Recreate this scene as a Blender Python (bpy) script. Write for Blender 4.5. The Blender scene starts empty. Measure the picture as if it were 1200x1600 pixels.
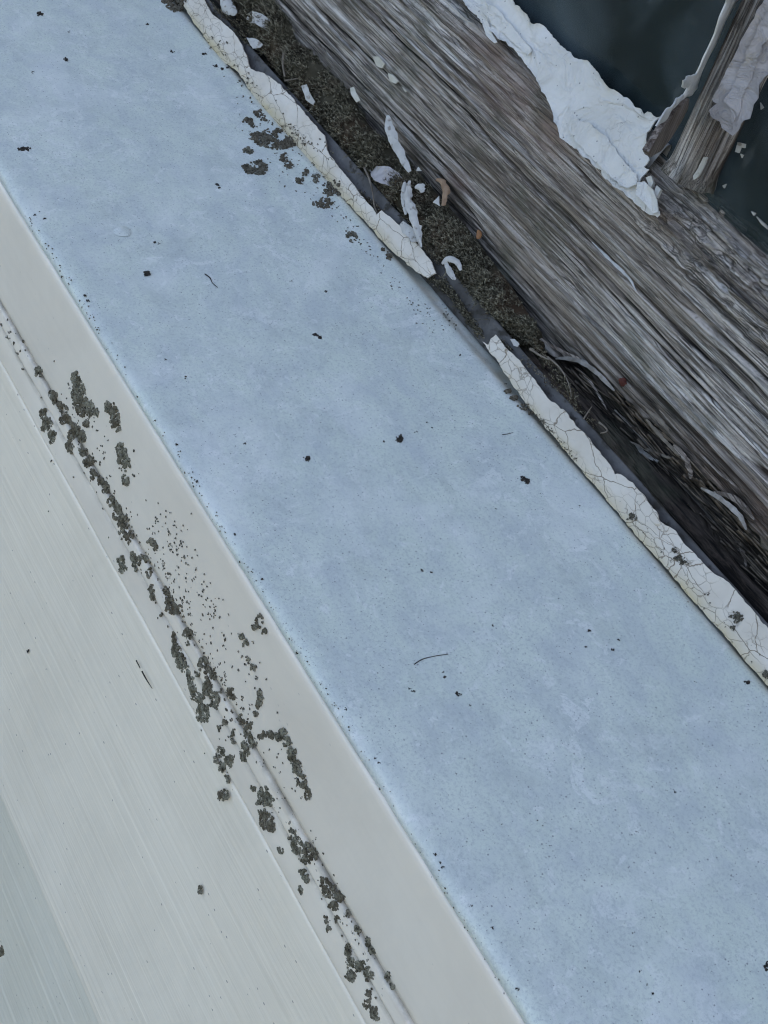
import bpy, bmesh, math, random
import numpy as np
from mathutils import Vector, Matrix, noise as mnoise
from mathutils.geometry import delaunay_2d_cdt
random.seed(7); np.random.seed(7)
S = bpy.context.scene
col = S.collection

# ------------------------------------------------------------------ camera, world, sun
FPX = 2000.0
AX = np.array([1930., 2650., -FPX]); AX /= np.linalg.norm(AX)
AU = np.array([728., -2040., -FPX]); AU -= AU.dot(AX)*AX; AU /= np.linalg.norm(AU)
AY = np.cross(AU, AX)
cd = bpy.data.cameras.new('camera'); cam = bpy.data.objects.new('camera', cd); col.objects.link(cam)
cd.sensor_fit = 'VERTICAL'; cd.sensor_height = 36; cd.lens = 36*FPX/1600
cd.clip_start = 0.02; cd.clip_end = 500
def img2w(v): return Vector((float(AX@v), float(AY@v), float(AU@v)))
r_ = img2w(np.array([1., 0, 0])); u_ = img2w(np.array([0, -1., 0])); b_ = img2w(np.array([0, 0, -1.]))
cam.matrix_world = Matrix(((r_.x, u_.x, b_.x, 0), (r_.y, u_.y, b_.y, 0), (r_.z, u_.z, b_.z, 0), (0, 0, 0, 1)))
S.camera = cam
S.render.resolution_x = 768; S.render.resolution_y = 1024
SUN_EL, SUN_AZ = 38.0, 20.0          # the sun stands behind the house: this side lies in open shade
w = bpy.data.worlds.new('World'); S.world = w; w.use_nodes = True
nt = w.node_tree; bg = nt.nodes['Background']
sky = nt.nodes.new('ShaderNodeTexSky'); sky.sky_type = 'NISHITA'; sky.sun_disc = False
sky.sun_elevation = math.radians(SUN_EL); sky.sun_rotation = math.radians(SUN_AZ)
sky.air_density = 1.0; sky.dust_density = 8.0; sky.ozone_density = 0.5
nt.links.new(sky.outputs[0], bg.inputs[0]); bg.inputs[1].default_value = 0.15
sd = bpy.data.lights.new('sun', 'SUN'); sd.energy = 3.0; sd.angle = math.radians(0.5); sd.color = (1, .95, .88)
sun = bpy.data.objects.new('sun', sd); col.objects.link(sun)
_a, _e = math.radians(SUN_AZ), math.radians(SUN_EL)
sdir = Vector((math.sin(_a)*math.cos(_e), math.cos(_a)*math.cos(_e), math.sin(_e)))
sun.rotation_euler = sdir.to_track_quat('Z', 'Y').to_euler(); sun.location = (0, 3, 4)
S.view_settings.view_transform = 'Standard'; S.view_settings.look = 'None'
S.view_settings.gamma = 1; S.view_settings.exposure = 1.80
S.view_settings.use_curve_mapping = False
S.cycles.filter_width = 1.1

# ------------------------------------------------------------------ noise (numpy)
def _h(ix, iy, seed):
    n = (ix.astype(np.int64)*374761393 + iy.astype(np.int64)*668265263 + seed*1442695041) & 0xffffffff
    n = ((n ^ (n >> 13))*1274126177) & 0xffffffff
    n = n ^ (n >> 16)
    return (n & 0xffffff)/float(0xffffff)
def vn(x, y, seed=0):
    x = np.asarray(x, float); y = np.asarray(y, float)
    ix = np.floor(x); iy = np.floor(y); fx = x-ix; fy = y-iy
    fx = fx*fx*(3-2*fx); fy = fy*fy*(3-2*fy)
    a = _h(ix, iy, seed); b = _h(ix+1, iy, seed); c = _h(ix, iy+1, seed); d = _h(ix+1, iy+1, seed)
    return (a*(1-fx)+b*fx)*(1-fy)+(c*(1-fx)+d*fx)*fy
def fbm(x, y, seed=0, o=4):
    s = 0; a = .5; t = 0
    for k in range(o):
        s = s+a*vn(x*2**k, y*2**k, seed+k*17); t += a; a *= .5
    return s/t
def ss(a, b, x): 
    t = np.clip((x-a)/(b-a), 0, 1); return t*t*(3-2*t)

# ------------------------------------------------------------------ planes of the place (y,z) and points on them
class Plane:
    def __init__(s, o, e1, e2, ref=(0, -1, .3)):
        s.o = Vector(o); s.e1 = Vector(e1).normalized(); s.e2 = (Vector(e2)-Vector(e2).dot(s.e1)*s.e1).normalized()
        s.n = s.e1.cross(s.e2)
        if s.n.dot(Vector(ref)) < 0: s.n = -s.n
    def at(s, px, py, off=0):
        d = img2w(np.array([px-600., py-800., FPX]))
        o = s.o+s.n*off
        t = o.dot(s.n)/d.dot(s.n); p = d*t-s.o
        return p.dot(s.e1), p.dot(s.e2)
    def P(s, a, b, n=0): return s.o+s.e1*a+s.e2*b+s.n*n
    def scale(s, px, py):
        a = Vector(s.at(px, py)); return ((Vector(s.at(px+4, py))-a).length+(Vector(s.at(px, py+4))-a).length)/8
def yz(a, b): return Plane((0, a[0], a[1]), (1, 0, 0), (0, b[0]-a[0], b[1]-a[1]))
SILL = yz((.2567, -.45), (.451, -.4267))
FACE = yz((.2567, -.45), (.250, -.526))
TRIM = yz((.2485, -.5325), (.2455, -.5592))
SIDE = yz((.2445, -.557), (.200, -.8142))
SIDE2 = yz((.213, -.82), (.190, -1.1))
CAULK = yz((.4496, -.4266), (.4575, -.4155))
FLASH = yz((.4575, -.4250), (.4660, -.4090))
MOSS = yz((.4620, -.4170), (.4860, -.3850))
RAIL = yz((.4838, -.430), (.486, -.306))
PUTTY = yz((.4835, -.308), (.5035, -.268))
GLASS = yz((.5055, -.30), (.5055, -.2))
MFRONT = Plane((0, .488, 0), (1, 0, 0), (0, 0, 1))
MRIGHT = Plane((-.367, .4872, 0), (.0355, .017, 0), (0, 0, 1), (1, -1, 0))
MLEFT = Plane((-.3865, .490, 0), (-.010, .0155, 0), (0, 0, 1), (-1, -.6, 0))
def tan_of(px, py):
    d = img2w(np.array([px-600., py-800., FPX])); return -d.z/d.y
def surf(px, py):
    t = tan_of(px, py)
    if t > 2.29: return SIDE
    if t > 2.125: return TRIM
    if t > 1.755: return FACE
    if t > .944: return SILL
    return CAULK

# ------------------------------------------------------------------ object helpers
def link(o, parent=None):
    col.objects.link(o)
    if parent: o.parent = parent
    return o
def tag(o, label, cat, group=None, kind=None):
    if label: o['label'] = label
    if cat: o['category'] = cat
    if group: o['group'] = group
    if kind: o['kind'] = kind
    return o
def empty(name, loc, label=None, cat=None, group=None):
    o = bpy.data.objects.new(name, None); o.location = loc; o.empty_display_size = .02; link(o)
    return tag(o, label, cat, group)
def mesh(name, V, F, mat, parent=None, smooth=True, attrs=None, center=True):
    """one mesh object; its origin sits at the middle of its vertices (parent empties are unrotated)"""
    V = np.asarray(V, float)
    c = (V.min(0)+V.max(0))/2 if center else np.zeros(3)
    me = bpy.data.meshes.new(name)
    me.from_pydata((V-c).tolist(), [], F if isinstance(F, list) else F.tolist()); me.update()
    if smooth: me.shade_smooth()
    if attrs:
        for k, a in attrs.items():
            at = me.attributes.new(k, 'FLOAT', 'POINT'); at.data.foreach_set('value', np.asarray(a, np.float32).ravel())
    me.materials.append(mat)
    o = bpy.data.objects.new(name, me); link(o, parent)
    pl = parent.matrix_world_loc if False else (np.array(wloc(parent)) if parent else np.zeros(3))
    o.location = (c-pl).tolist()
    return o
def wloc(o):
    v = Vector((0, 0, 0))
    while o: v += o.location; o = o.parent
    return v
def grid_faces(nu, nv):
    i = np.arange(nu-1)[:, None]*nv+np.arange(nv-1)[None, :]
    i = i.ravel(); return np.stack([i, i+nv, i+nv+1, i+1], 1)
def box(V, F, a, b):
    k = len(V)
    for x in (a[0], b[0]):
        for y in (a[1], b[1]):
            for z in (a[2], b[2]): V.append((x, y, z))
    for f in ((0, 1, 3, 2), (4, 6, 7, 5), (0, 4, 5, 1), (2, 3, 7, 6), (0, 2, 6, 4), (1, 5, 7, 3)): F.append([k+q for q in f])

def sweep(name, prof, axis, ts, mat, disp=None, parent=None, ds=.001, attrs=None, closed=False):
    """profile polyline (2-D) swept along an axis; axis 'x': profile is (y,z); 'z': profile is (x,y).
    disp(t, s, P) -> (offset along normal, dict of attrs)"""
    pr = [np.array(p, float) for p in prof]
    if closed: pr.append(pr[0])
    pts = [pr[0]]; 
    for a, b in zip(pr[:-1], pr[1:]):
        n = max(1, int(round(np.linalg.norm(b-a)/ds)))
        for k in range(1, n+1): pts.append(a+(b-a)*k/n)
    pts = np.array(pts)
    # soft corners
    for _ in range(2):
        q = pts.copy(); q[1:-1] = (pts[:-2]+2*pts[1:-1]+pts[2:])/4; pts = q
    d = np.gradient(pts, axis=0); d /= np.linalg.norm(d, axis=1)[:, None]
    nrm = np.stack([-d[:, 1], d[:, 0]], 1)
    s = np.concatenate([[0], np.cumsum(np.linalg.norm(np.diff(pts, axis=0), axis=1))])
    T, SS = np.meshgrid(ts, s, indexing='ij')
    A = np.broadcast_to(pts[None, :, 0], T.shape).copy(); B = np.broadcast_to(pts[None, :, 1], T.shape).copy()
    at = {}
    if disp is not None:
        h, at = disp(T, SS, A, B)
        A = A+h*nrm[None, :, 0]; B = B+h*nrm[None, :, 1]
    V = np.stack([T, A, B], -1) if axis == 'x' else np.stack([A, B, T], -1)
    F = grid_faces(len(ts), len(s))
    return mesh(name, V.reshape(-1, 3), F, mat, parent, attrs=at)

def inside(poly, x, y):
    c = False; n = len(poly); j = n-1
    for i in range(n):
        xi, yi = poly[i]; xj, yj = poly[j]
        if (yi > y) != (yj > y) and x < (xj-xi)*(y-yi)/(yj-yi)+xi: c = not c
        j = i
    return c
def sheet(name, poly, pl, mat, off=.0008, th=.0006, res=.002, und=.0004, lift=0, jag=.0006, parent=None, seed=1, px=True, fn=None, ext=None, flush=False):
    """a flake / skin of paint: outline on a plane, own thickness, wavy, edges curled by lift"""
    q = [pl.at(*p) for p in poly] if px else [tuple(p) for p in poly]
    if ext: q = q+ext
    out = []
    n = len(q)
    for i in range(n):
        a = Vector(q[i]); b = Vector(q[(i+1) % n]); L = (b-a).length; k = max(1, int(L/res))
        for t in range(k):
            p = a.lerp(b, t/k); d = (b-a).normalized() if L > 0 else Vector((1, 0))
            j = (float(fbm(p.x*330+seed, p.y*330, seed, 3))-.5)*2*jag
            out.append(p+Vector((-d.y, d.x))*j)
    pts = list(out); no = len(out)
    xs = [p.x for p in out]; ys = [p.y for p in out]
    outl = [(p.x, p.y) for p in out]
    oa = np.array(outl)
    rnd = random.Random(seed)
    x = min(xs)
    while x < max(xs):
        y = min(ys)
        while y < max(ys):
            p = (x+rnd.uniform(-.35, .35)*res, y+rnd.uniform(-.35, .35)*res)
            if inside(outl, *p) and ((oa-np.array(p))**2).sum(1).min() > (res*.5)**2: pts.append(Vector(p))
            y += res
        x += res
    r = delaunay_2d_cdt(pts, [], [list(range(no))], 1, 1e-7)
    vs, fs = r[0], [list(f) for f in r[2]]
    va = np.array([(v.x, v.y) for v in vs])
    nb = np.concatenate([oa, ]); dist = np.sqrt(((va[:, None, :]-nb[None, :, :])**2).sum(2).min(1))
    h = off+und*2*(fbm(va[:, 0]*90, va[:, 1]*90+seed*3.1, seed+5, 3)-.5)
    if lift:
        m = fbm(va[:, 0]*60, va[:, 1]*60, seed+9, 2)
        h = h+lift*np.exp(-(dist/(.0022))**1.0)*ss(.42, .68, m)
    if fn is not None: h = h+fn(va[:, 0], va[:, 1], dist)
    if not flush: h = np.maximum(h, th*1.05+.0001)
    top = [pl.P(a, b, k) for (a, b), k in zip(va, h)]; bot = [pl.P(a, b, k-th) for (a, b), k in zip(va, h)]
    N = len(top)
    # boundary edges
    cnt = {}
    for f in fs:
        for a, b in zip(f, f[1:]+f[:1]): cnt[(a, b)] = 1
    F = [f for f in fs]+[[i+N for i in f[::-1]] for f in fs]
    for (a, b) in list(cnt):
        if (b, a) not in cnt: F.append([b, a, a+N, b+N])
    V = np.array([tuple(v) for v in top+bot])
    o = mesh(name, V, F, mat, parent)
    bm = bmesh.new(); bm.from_mesh(o.data); bmesh.ops.recalc_face_normals(bm, faces=bm.faces); bm.to_mesh(o.data); bm.free()
    o.data.shade_smooth(); sharp(o, 50)
    return o
def sharp(o, deg):
    try: o.data.set_sharp_from_angle(angle=math.radians(deg))
    except Exception: pass
def ribbon(name, path, mat, parent=None, width=.003, th=.0005, curl=.0, seed=0, taper=True, n=44):
    """bent strip along 3-D control points; curl = how much the cross-section rolls up (radians)"""
    P = [Vector(p) for p in path]
    def cr(t):
        t = t*(len(P)-1); i = min(int(t), len(P)-2); t -= i
        p0 = P[max(i-1, 0)]; p1 = P[i]; p2 = P[i+1]; p3 = P[min(i+2, len(P)-1)]
        return .5*((2*p1)+(p2-p0)*t+(2*p0-5*p1+4*p2-p3)*t*t+(3*p1-p0-3*p2+p3)*t**3)
    m = 7; V = []; F = []
    rnd = random.Random(seed)
    for k in range(n+1):
        t = k/n; c = cr(t); tg = (cr(min(t+.02, 1))-cr(max(t-.02, 0))).normalized()
        view = Vector((0.35, -.72, .6)).normalized()
        sd_ = tg.cross(view).normalized(); up = sd_.cross(tg).normalized()
        w_ = width*(1 if not taper else (.12+math.sin(math.pi*min(1, max(0, .04+.92*t)))**.75))
        jl = 1+.55*(float(fbm(np.array(t*11.), np.array(seed*1.7), seed, 3))-.5)*2; jr = 1+.55*(float(fbm(np.array(t*11.), np.array(seed*2.9+5), seed+40, 3))-.5)*2
        for side in (0, 1):
            for j in range(m):
                a = (j/(m-1)-.5); a *= jl if a < 0 else jr
                if curl: 
                    R = w_/curl; ang = a*curl; rr = R-(th if side else 0)
                    x = math.sin(ang)*rr; z = math.cos(ang)*rr-R
                else: x = a*w_; z = -th*side
                z += .16*w_*(float(vn(t*8+j*.5, seed*3.3, seed+2))-.5)
                V.append(tuple(c+sd_*x+up*z))
    st = 2*m
    for k in range(n):
        for j in range(m-1):
            a = k*st+j; F.append([a, a+1, a+1+st, a+st]); b = a+m; F.append([b, b+st, b+st+1, b+1])
        a = k*st; F.append([a, a+st, a+m+st, a+m]); a = k*st+m-1; F.append([a, a+m, a+m+st, a+st])
    F.append(list(range(m))+[m+j for j in range(m-1, -1, -1)]); e = n*st
    F.append([e+m+j for j in range(m)]+[e+j for j in range(m-1, -1, -1)])
    o = mesh(name, V, F, mat, parent); sharp(o, 45); return o
def tube(name, path, rad, mat, parent=None, n=20, m=7, seed=0):
    P = [Vector(p) for p in path]
    def cr(t):
        t = t*(len(P)-1); i = min(int(t), len(P)-2); t -= i
        p0 = P[max(i-1, 0)]; p1 = P[i]; p2 = P[i+1]; p3 = P[min(i+2, len(P)-1)]
        return .5*((2*p1)+(p2-p0)*t+(2*p0-5*p1+4*p2-p3)*t*t+(3*p1-p0-3*p2+p3)*t**3)
    V = []; F = []
    for k in range(n+1):
        t = k/n; c = cr(t); tg = (cr(min(t+.02, 1))-cr(max(t-.02, 0))).normalized()
        a = tg.orthogonal().normalized() if k == 0 else (a_-tg*a_.dot(tg)).normalized(); a_ = a
        b = tg.cross(a)
        r = (rad[0]+(rad[1]-rad[0])*t)*(1+.35*(float(vn(t*11, seed+.5, seed))-.5))
        for j in range(m):
            g = 2*math.pi*j/m; rr = r*(1+.25*(float(vn(j*1.3, t*6, seed+3))-.5)); V.append(tuple(c+a*math.cos(g)*rr+b*math.sin(g)*rr))
    for k in range(n):
        for j in range(m): F.append([k*m+j, k*m+(j+1) % m, (k+1)*m+(j+1) % m, (k+1)*m+j])
    F.append(list(range(m))[::-1]); F.append([n*m+j for j in range(m)])
    return mesh(name, V, F, mat, parent)

# ------------------------------------------------------------------ materials
class M:
    def __init__(s, name, rough=.7, spec=.5):
        s.m = bpy.data.materials.new(name); s.m.use_nodes = True; s.t = s.m.node_tree; s.n = s.t.nodes
        s.b = s.n['Principled BSDF']; s.b.inputs['Roughness'].default_value = rough
        s.b.inputs['Specular IOR Level'].default_value = spec
        s.tc = s.n.new('ShaderNodeTexCoord'); s.geo = s.n.new('ShaderNodeNewGeometry')
    def l(s, a, b): s.t.links.new(a, b)
    def co(s, scale=(1, 1, 1), warp=None, world=True):
        mp = s.n.new('ShaderNodeMapping'); mp.inputs['Scale'].default_value = scale
        s.l(s.geo.outputs['Position'] if world else s.tc.outputs['Object'], mp.inputs['Vector'])
        o = mp.outputs[0]
        if warp:
            nz = s.noise(warp[0], 3, co=s.co0()); a = s.n.new('ShaderNodeVectorMath'); a.operation = 'MULTIPLY_ADD'
            s.l(nz.outputs['Color'], a.inputs[0]); a.inputs[1].default_value = (warp[1],)*3; s.l(o, a.inputs[2]); o = a.outputs[0]
        return o
    def co0(s): return s.geo.outputs['Position']
    def noise(s, scale, detail=4, co=None, rough=.55, dist=0):
        n = s.n.new('ShaderNodeTexNoise'); n.inputs['Scale'].default_value = scale; n.inputs['Detail'].default_value = detail
        n.inputs['Roughness'].default_value = rough; n.inputs['Distortion'].default_value = dist
        s.l(co if co is not None else s.co0(), n.inputs['Vector']); return n
    def vor(s, scale, feature='F1', co=None, rand=1):
        n = s.n.new('ShaderNodeTexVoronoi'); n.feature = feature; n.inputs['Scale'].default_value = scale
        n.inputs['Randomness'].default_value = rand
        s.l(co if co is not None else s.co0(), n.inputs['Vector']); return n
    def ramp(s, v, stops, interp='LINEAR'):
        r = s.n.new('ShaderNodeValToRGB'); s.l(v, r.inputs[0]); e = r.color_ramp.elements; r.color_ramp.interpolation = interp
        while len(e) < len(stops): e.new(.5)
        for k, (p, c) in enumerate(stops):
            e[k].position = p; e[k].color = (c, c, c, 1) if isinstance(c, (int, float)) else (*c, 1)
        return r.outputs[0]
    def mix(s, f, a, b, mode='MIX'):
        m = s.n.new('ShaderNodeMix'); m.data_type = 'RGBA'; m.blend_type = mode
        for k, v in ((0, f), (6, a), (7, b)):
            if isinstance(v, (int, float)): m.inputs[k].default_value = v if k == 0 else (v, v, v, 1)
            elif isinstance(v, tuple): m.inputs[k].default_value = (*v, 1)
            else: s.l(v, m.inputs[k])
        return m.outputs[2]
    def math(s, op, a, b=0, clamp=False):
        m = s.n.new('ShaderNodeMath'); m.operation = op; m.use_clamp = clamp
        for k, v in ((0, a), (1, b)):
            if isinstance(v, (int, float)): m.inputs[k].default_value = v
            else: s.l(v, m.inputs[k])
        return m.outputs[0]
    def attr(s, name):
        a = s.n.new('ShaderNodeAttribute'); a.attribute_name = name; return a.outputs['Fac']
    def color(s, c): 
        if isinstance(c, tuple): s.b.inputs['Base Color'].default_value = (*c, 1)
        else: s.l(c, s.b.inputs['Base Color'])
    def bump(s, h, dist=.0003, strength=1.0):
        b = s.n.new('ShaderNodeBump'); b.inputs['Distance'].default_value = dist; b.inputs['Strength'].default_value = strength
        s.l(h, b.inputs['Height'])
        if getattr(s, 'lb', None): s.l(s.lb, b.inputs['Normal'])
        s.lb = b.outputs[0]; s.l(s.lb, s.b.inputs['Normal'])
    def rough(s, v): s.l(v, s.b.inputs['Roughness'])

def mat_sill():
    m = M('chalky_sill_paint', .42, .5)
    big = m.ramp(m.noise(9, 5, dist=.6).outputs[0], [(.35, 0.), (.65, 1.)])
    mid = m.ramp(m.noise(55, 5, co=m.co((.6, 1, 1), (14, .03)), rough=.65).outputs[0], [(.38, 0.), (.68, 1.)])
    blot = m.ramp(m.noise(120, 3, dist=.8).outputs[0], [(.60, 0.), (.70, 1.)])
    fine = m.ramp(m.noise(900, 3, rough=.8).outputs[0], [(.3, 0.), (.7, 1.)])
    c = m.mix(big, (.675, .735, .65), (.72, .772, .69))
    c = m.mix(m.math('MULTIPLY', mid, .95), c, (.57, .615, .60))
    c = m.mix(m.math('MULTIPLY', blot, .55), c, (.84, .86, .82))
    fl2 = m.ramp(m.noise(48, 4, dist=1.5, rough=.6).outputs[0], [(.57, 0.), (.60, 1.)]); c = m.mix(m.math('MULTIPLY', fl2, m.math('MULTIPLY', big, .6)), c, (.84, .86, .82))
    gm = m.ramp(m.noise(1, 5, co=m.co((26, 42, 42)), rough=.8, dist=.5).outputs[0], [(.52, 0.), (.64, 1.)]); c = m.mix(m.math('MULTIPLY', gm, .32), c, (.47, .515, .47))
    c = m.mix(m.math('MULTIPLY', m.ramp(m.noise(650, 4, rough=.8).outputs[0], [(.49, 0.), (.65, 1.)]), .55), c, (.40, .445, .44))
    sx = m.n.new('ShaderNodeSeparateXYZ'); m.l(m.co0(), sx.inputs[0])
    mr = m.n.new('ShaderNodeMapRange'); mr.inputs['From Min'].default_value = .4440; mr.inputs['From Max'].default_value = .4500; m.l(sx.outputs[1], mr.inputs[0])
    stn = m.math('MULTIPLY', m.math('POWER', mr.outputs[0], 2.0), m.ramp(m.noise(45, 5, rough=.7).outputs[0], [(.35, .15), (.62, 1.)]))
    c = m.mix(m.math('MULTIPLY', stn, .75), c, (.52, .46, .33))
    run = m.ramp(m.noise(1, 4, co=m.co((90, 9, 9)), rough=.7).outputs[0], [(.56, 0.), (.72, 1.)])
    wb = m.ramp(m.noise(17, 5, rough=.6, dist=.4).outputs[0], [(.52, 0.), (.68, 1.)]); c = m.mix(m.math('MULTIPLY', wb, .4), c, (.84, .86, .82))
    c = m.mix(m.math('MULTIPLY', run, .14), c, (.84, .85, .80))
    # tiny dark grit: points of two sizes, gathered in patches
    gate = m.ramp(m.noise(22, 5, rough=.7).outputs[0], [(.42, 0.), (.66, 1.)])
    for sc, r in ((260, .085), (560, .12)):
        v = m.vor(sc); d = m.ramp(v.outputs['Distance'], [(0, 1.), (r, .9), (r*1.5, 0.)])
        pick = m.math('GREATER_THAN', m.math('ADD', m.ramp(v.outputs['Color'], [(0, 0.), (1, 1.)]), m.math('MULTIPLY', gate, .5)), .78)
        c = m.mix(m.math('MULTIPLY', m.math('MULTIPLY', d, pick), .75), c, (.16, .17, .18))
    m.color(c)
    m.rough(m.ramp(mid, [(0, .38), (1, .55)]))
    m.bump(fine, .00006, .5); m.bump(m.noise(60, 4).outputs[0], .0006, .5)
    return m.m
def mat_white(name, c0, c1, grain=False, rough=.5, speck=.5, warm=None):
    m = M(name, rough, .45)
    big = m.ramp(m.noise(7, 4).outputs[0], [(.35, 0.), (.65, 1.)])
    c = m.mix(big, c0, c1)
    fine = m.noise(500, 3).outputs[0]
    st = m.noise(1, 4, co=m.co((5, 150, 150))).outputs[0]
    c = m.mix(m.math('MULTIPLY', m.ramp(st, [(.45, 0.), (.75, 1.)]), .16), c, tuple(x*.8 for x in c0))
    if speck:
        v = m.vor(240, co=m.co((.55, 1, 1))); lin = m.ramp(m.noise(1, 3, co=m.co((3, 110, 110))).outputs[0], [(.5, 0.), (.62, 1.)])
        d = m.ramp(v.outputs['Distance'], [(0, 1.), (.09, .9), (.13, 0.)])
        pick = m.math('GREATER_THAN', m.math('ADD', m.ramp(v.outputs['Color'], [(0, 0.), (1, 1.)]), m.math('MULTIPLY', lin, .42)), .80)
        c = m.mix(m.math('MULTIPLY', m.math('MULTIPLY', d, pick), speck), c, (.12, .12, .13))
    df = m.ramp(m.noise(11, 6, rough=.7, dist=.6).outputs[0], [(.45, 0.), (.75, 1.)]); c = m.mix(m.math('MULTIPLY', df, .28), c, tuple(x*.72 for x in c0))
    sx = m.n.new('ShaderNodeSeparateXYZ'); m.l(m.co0(), sx.inputs[0])
    jn = m.ramp(m.math('MULTIPLY', m.math('ABSOLUTE', m.math('ADD', sx.outputs[2], .5262)), 100), [(0, 1.), (.12, .8), (.42, 0.)])
    jn2 = m.ramp(m.math('MULTIPLY', m.math('ABSOLUTE', m.math('ADD', sx.outputs[2], .5385)), 100), [(0, 1.), (.1, .6), (.3, 0.)])
    jg = m.math('MULTIPLY', m.math('MAXIMUM', jn, jn2), m.ramp(m.noise(60, 5, rough=.7).outputs[0], [(.35, .15), (.6, .8)]))
    if not grain: c = m.mix(jg, c, (.26, .225, .165))
    if warm:
        wz = m.ramp(m.noise(30, 4, co=m.co((.25, 1, 1))).outputs[0], [(.45, 0.), (.7, 1.)])
        c = m.mix(m.math('MULTIPLY', wz, .6), c, warm)
    m.color(c); m.bump(fine, .00005, .5)
    if grain:
        wv = m.noise(1, 3, co=m.co((2.0, 260, 260), (6, 1.2)), rough=.5).outputs[0]
        m.bump(m.ramp(wv, [(.3, 0.), (.7, 1.)]), .0004, .45)
    return m.m
def mat_caulk():
    m = M('cracked_cream_filler', .6, .35)
    c = m.mix(m.ramp(m.noise(40, 4).outputs[0], [(.35, 0.), (.65, 1.)]), (.62, .565, .47), (.73, .68, .59))
    c = m.mix(m.math('MULTIPLY', m.attr('stain'), m.ramp(m.noise(70, 4).outputs[0], [(.25, .35), (.6, .9)])), c, (.56, .47, .27))
    cr = m.co((.75, 1.5, 1.5), (110, .006))
    e1 = m.vor(56, 'DISTANCE_TO_EDGE', cr).outputs['Distance']; e2 = m.vor(135, 'DISTANCE_TO_EDGE', cr).outputs['Distance']
    k1 = m.ramp(e1, [(0, 1.), (.006, .95), (.015, 0.)]); k2 = m.ramp(e2, [(0, 1.), (.012, .8), (.03, 0.)])
    g = m.ramp(m.noise(26, 3).outputs[0], [(.45, 0.), (.55, 1.)])
    k = m.math('MAXIMUM', m.math('MULTIPLY', k1, m.ramp(m.noise(45, 2).outputs[0], [(.4, .35), (.5, 1.)])), m.math('MULTIPLY', k2, m.math('MULTIPLY', m.math('ADD', g, m.attr('stain'), True), .75)))
    c = m.mix(m.math('MULTIPLY', k, .85), c, (.17, .13, .08))
    sp = m.ramp(m.vor(300).outputs['Distance'], [(0, 1.), (.08, .8), (.12, 0.)])
    c = m.mix(m.math('MULTIPLY', sp, m.math('MULTIPLY', g, .6)), c, (.1, .1, .09))
    m.color(c); m.bump(m.math('SUBTRACT', 1, k), .0006, .6); m.bump(m.noise(300, 3).outputs[0], .0002, .5)
    return m.m
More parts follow.
